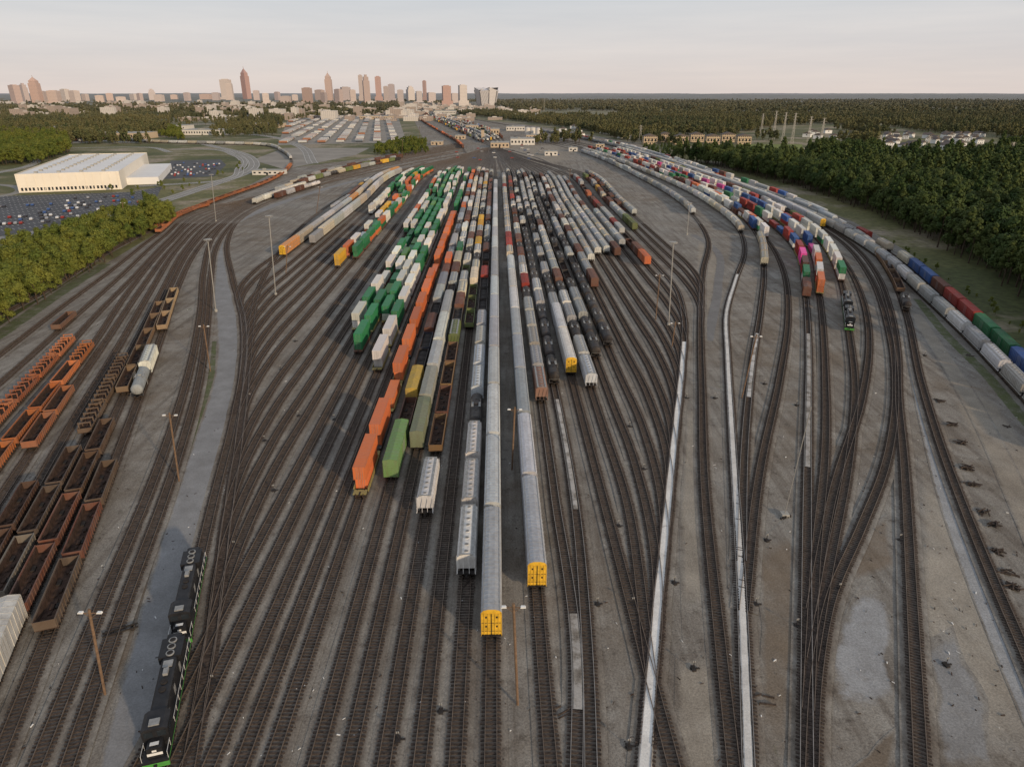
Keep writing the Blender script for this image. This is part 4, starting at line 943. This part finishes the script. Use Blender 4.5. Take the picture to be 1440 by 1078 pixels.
for a in [('yard_office_building',690,716,208,7,34,W1),('workshop_building',718,752,204,9,45,W2),('yard_office_building',766,784,219,5,16,W2),('workshop_building',655,672,182,8,40,W1),('shed_building',800,812,213,5,14,W2),('workshop_building',690,702,190,11,40,W1),('workshop_building',254,320,190,9,60,W2),('workshop_building',350,392,180,9,60,W1),('workshop_building',108,200,196,10,60,W1),
  ('workshop_building',610,640,161,12,90,W2),('workshop_building',430,500,162,12,60,W2),('workshop_building',505,552,168,9,60,W1),('workshop_building',195,260,183,9,50,W2),('workshop_building',60,112,186,10,60,W2),('shed_building',355,398,246,4,14,W2),('workshop_building',712,738,184,8,50,W2),('workshop_building',640,654,196,6,26,W1),('shed_building',606,622,204,5,20,W1),('workshop_building',740,764,196,7,30,W1),
  ('workshop_building',300,345,166,9,70,W1),('workshop_building',120,170,168,9,70,W2),('workshop_building',10,60,170,10,70,W1),('workshop_building',210,262,162,10,80,W2),('shed_building',838,850,208,5,12,W1)]: shed(*a)
b=MB(); b.box(-2.5,2.5,-2.5,2.5,0,16,0); b.box(-3.6,3.6,-3.6,3.6,16.01,19.5,1); b.box(-4,4,-4,4,19.51,20,0); x,y=G(679,196); simple_obj('control_tower',b,[W1,'glass'],(x,y))
for q in ((742,188),(749,188),(757,189)):
    b=MB(); b.cyl((0,0,0),'z',6,11,16,0); b.cyl((0,0,11),'z',6.1,1.5,16,0,.5); x,y=G(*q); simple_obj('storage_tank',b,[W2],(x,y))
for i in range(7):
    xx=905+i*22; h=shed('apartment_building',xx,xx+19,203-(i%2)*3,12,16,'apt','roofd',True)
r=random.Random(9)
for i in range(56):
    xx=r.uniform(1245,1392); yy=r.uniform(191,211); x,y=G(xx,yy); b=MB(); w=r.uniform(9,13); b.box(-w/2,w/2,-5,5,-.2,6,0); b.prism([(-w/2-.5,6.01),(w/2+.5,6.01),(0,9.5)],-5.4,5.4,1)
    for k in (-.3,0,.25): b.box(w*k-.6,w*k+.6,-5.05,-5.005,3.6,5,2); b.box(w*k-.6,w*k+.6,-5.05,-5.005,.8,2.2,2)
    simple_obj('house',b,['white','roofd','glass'],(x,y),r.uniform(-.7,.7))
for i in range(16):
    xx=r.uniform(1130,1175) if i<6 else r.uniform(780,900); x,y=G(xx,r.uniform(180,196)); b=MB(); b.box(-7,7,-5,5,-.2,6,0); b.prism([(-7.5,6.01),(7.5,6.01),(0,9.5)],-5.4,5.4,1); b.box(-1,1,-5.05,-5.005,3,5,2); simple_obj('house',b,['white','roofd','glass'],(x,y),r.uniform(-.7,.7))
for bx,by,ty in [(1087,196,156),(1100,200,158),(1113,203,159),(1136,200,164),(1153,206,166),(1235,212,190),(900,198,176),(1303,214,192),(1420,222,200),(765,160,138),(1070,188,160)]:
    x,y=G(bx,by); h=topz(y,ty); b=MB()
    for sx_ in (-1,1):
        for sy_ in (-1,1): b.rod((sx_*1.9,sy_*1.9,0),(sx_*.4,sy_*.4,h),.22,0)
    for k in range(10):
        t0,t1=k/10,(k+1)/10; w0,w1=1.9-1.5*t0,1.9-1.5*t1
        b.rod((-w0,-w0,h*t0),(w1,-w1,h*t1),.12,0); b.rod((w0,w0,h*t0),(-w1,w1,h*t1),.12,0)
    for z_,l in ((h*.98,3),(h*.88,4.5),(h*.78,3.6)): b.rod((-l,0,z_),(l,0,z_),.2,0)
    simple_obj('transmission_tower',b,['galv'],(x,y))
# ---------------------------------------------------------------- sky, sun, camera
Sv=Vector((.62,-.74,.27)).normalized(); el=math.asin(Sv.z); az=math.atan2(Sv.x,Sv.y)
w=bpy.data.worlds.new('World'); S.world=w; w.use_nodes=True; nt=w.node_tree; bg=nt.nodes['Background']
sk=nd(nt,'ShaderNodeTexSky',sky_type='NISHITA'); sk.sun_disc=False; sk.sun_elevation=el; sk.sun_rotation=az; sk.dust_density=2.5
tc=nd(nt,'ShaderNodeTexCoord'); sx=nd(nt,'ShaderNodeSeparateXYZ'); nt.links.new(tc.outputs['Generated'],sx.inputs[0])
cr=nd(nt,'ShaderNodeValToRGB'); nt.links.new(sx.outputs[2],cr.inputs[0]); e=cr.color_ramp.elements
e[0].position=0; e[0].color=(.80,.70,.65,1); e[1].position=1; e[1].color=(.42,.47,.56,1)
for p_,c_ in ((.02,(.79,.71,.67)),(.055,(.75,.71,.70)),(.11,(.69,.70,.72)),(.3,(.58,.61,.66))): q=e.new(p_); q.color=(*c_,1)
mp=nd(nt,'ShaderNodeMapping'); mp.inputs['Scale'].default_value=(2,2,28); nt.links.new(tc.outputs['Generated'],mp.inputs[0])
cn=noise(nt,mp.outputs[0],1.2,5); cc=mix(nt,1.0,cr.outputs[0],mix(nt,rng(nt,cn,.35,.7),(.94,.95,.965),(1.06,1.045,1.03)),'MULTIPLY')
vm=nd(nt,'ShaderNodeVectorMath',operation='SCALE'); nt.links.new(cc,vm.inputs[0]); vm.inputs['Scale'].default_value=10
fin=mix(nt,.9,sk.outputs[0],vm.outputs[0]); nt.links.new(fin,bg.inputs[0]); bg.inputs[1].default_value=.1
sl=bpy.data.lights.new('sun','SUN'); sl.energy=3.0; sl.angle=math.radians(2); sl.color=(1,.78,.54)
so=bpy.data.objects.new('sun',sl); S.collection.objects.link(so); so.rotation_euler=Sv.to_track_quat('Z','Y').to_euler()
cam=bpy.data.cameras.new('camera'); cam.lens=24; cam.sensor_width=36; cam.sensor_fit='HORIZONTAL'; cam.clip_start=.5; cam.clip_end=90000
co=bpy.data.objects.new('camera',cam); S.collection.objects.link(co); co.location=(0,0,H); co.rotation_euler=(math.pi/2-PT,0,0); S.camera=co
print('objects',len(bpy.data.objects))
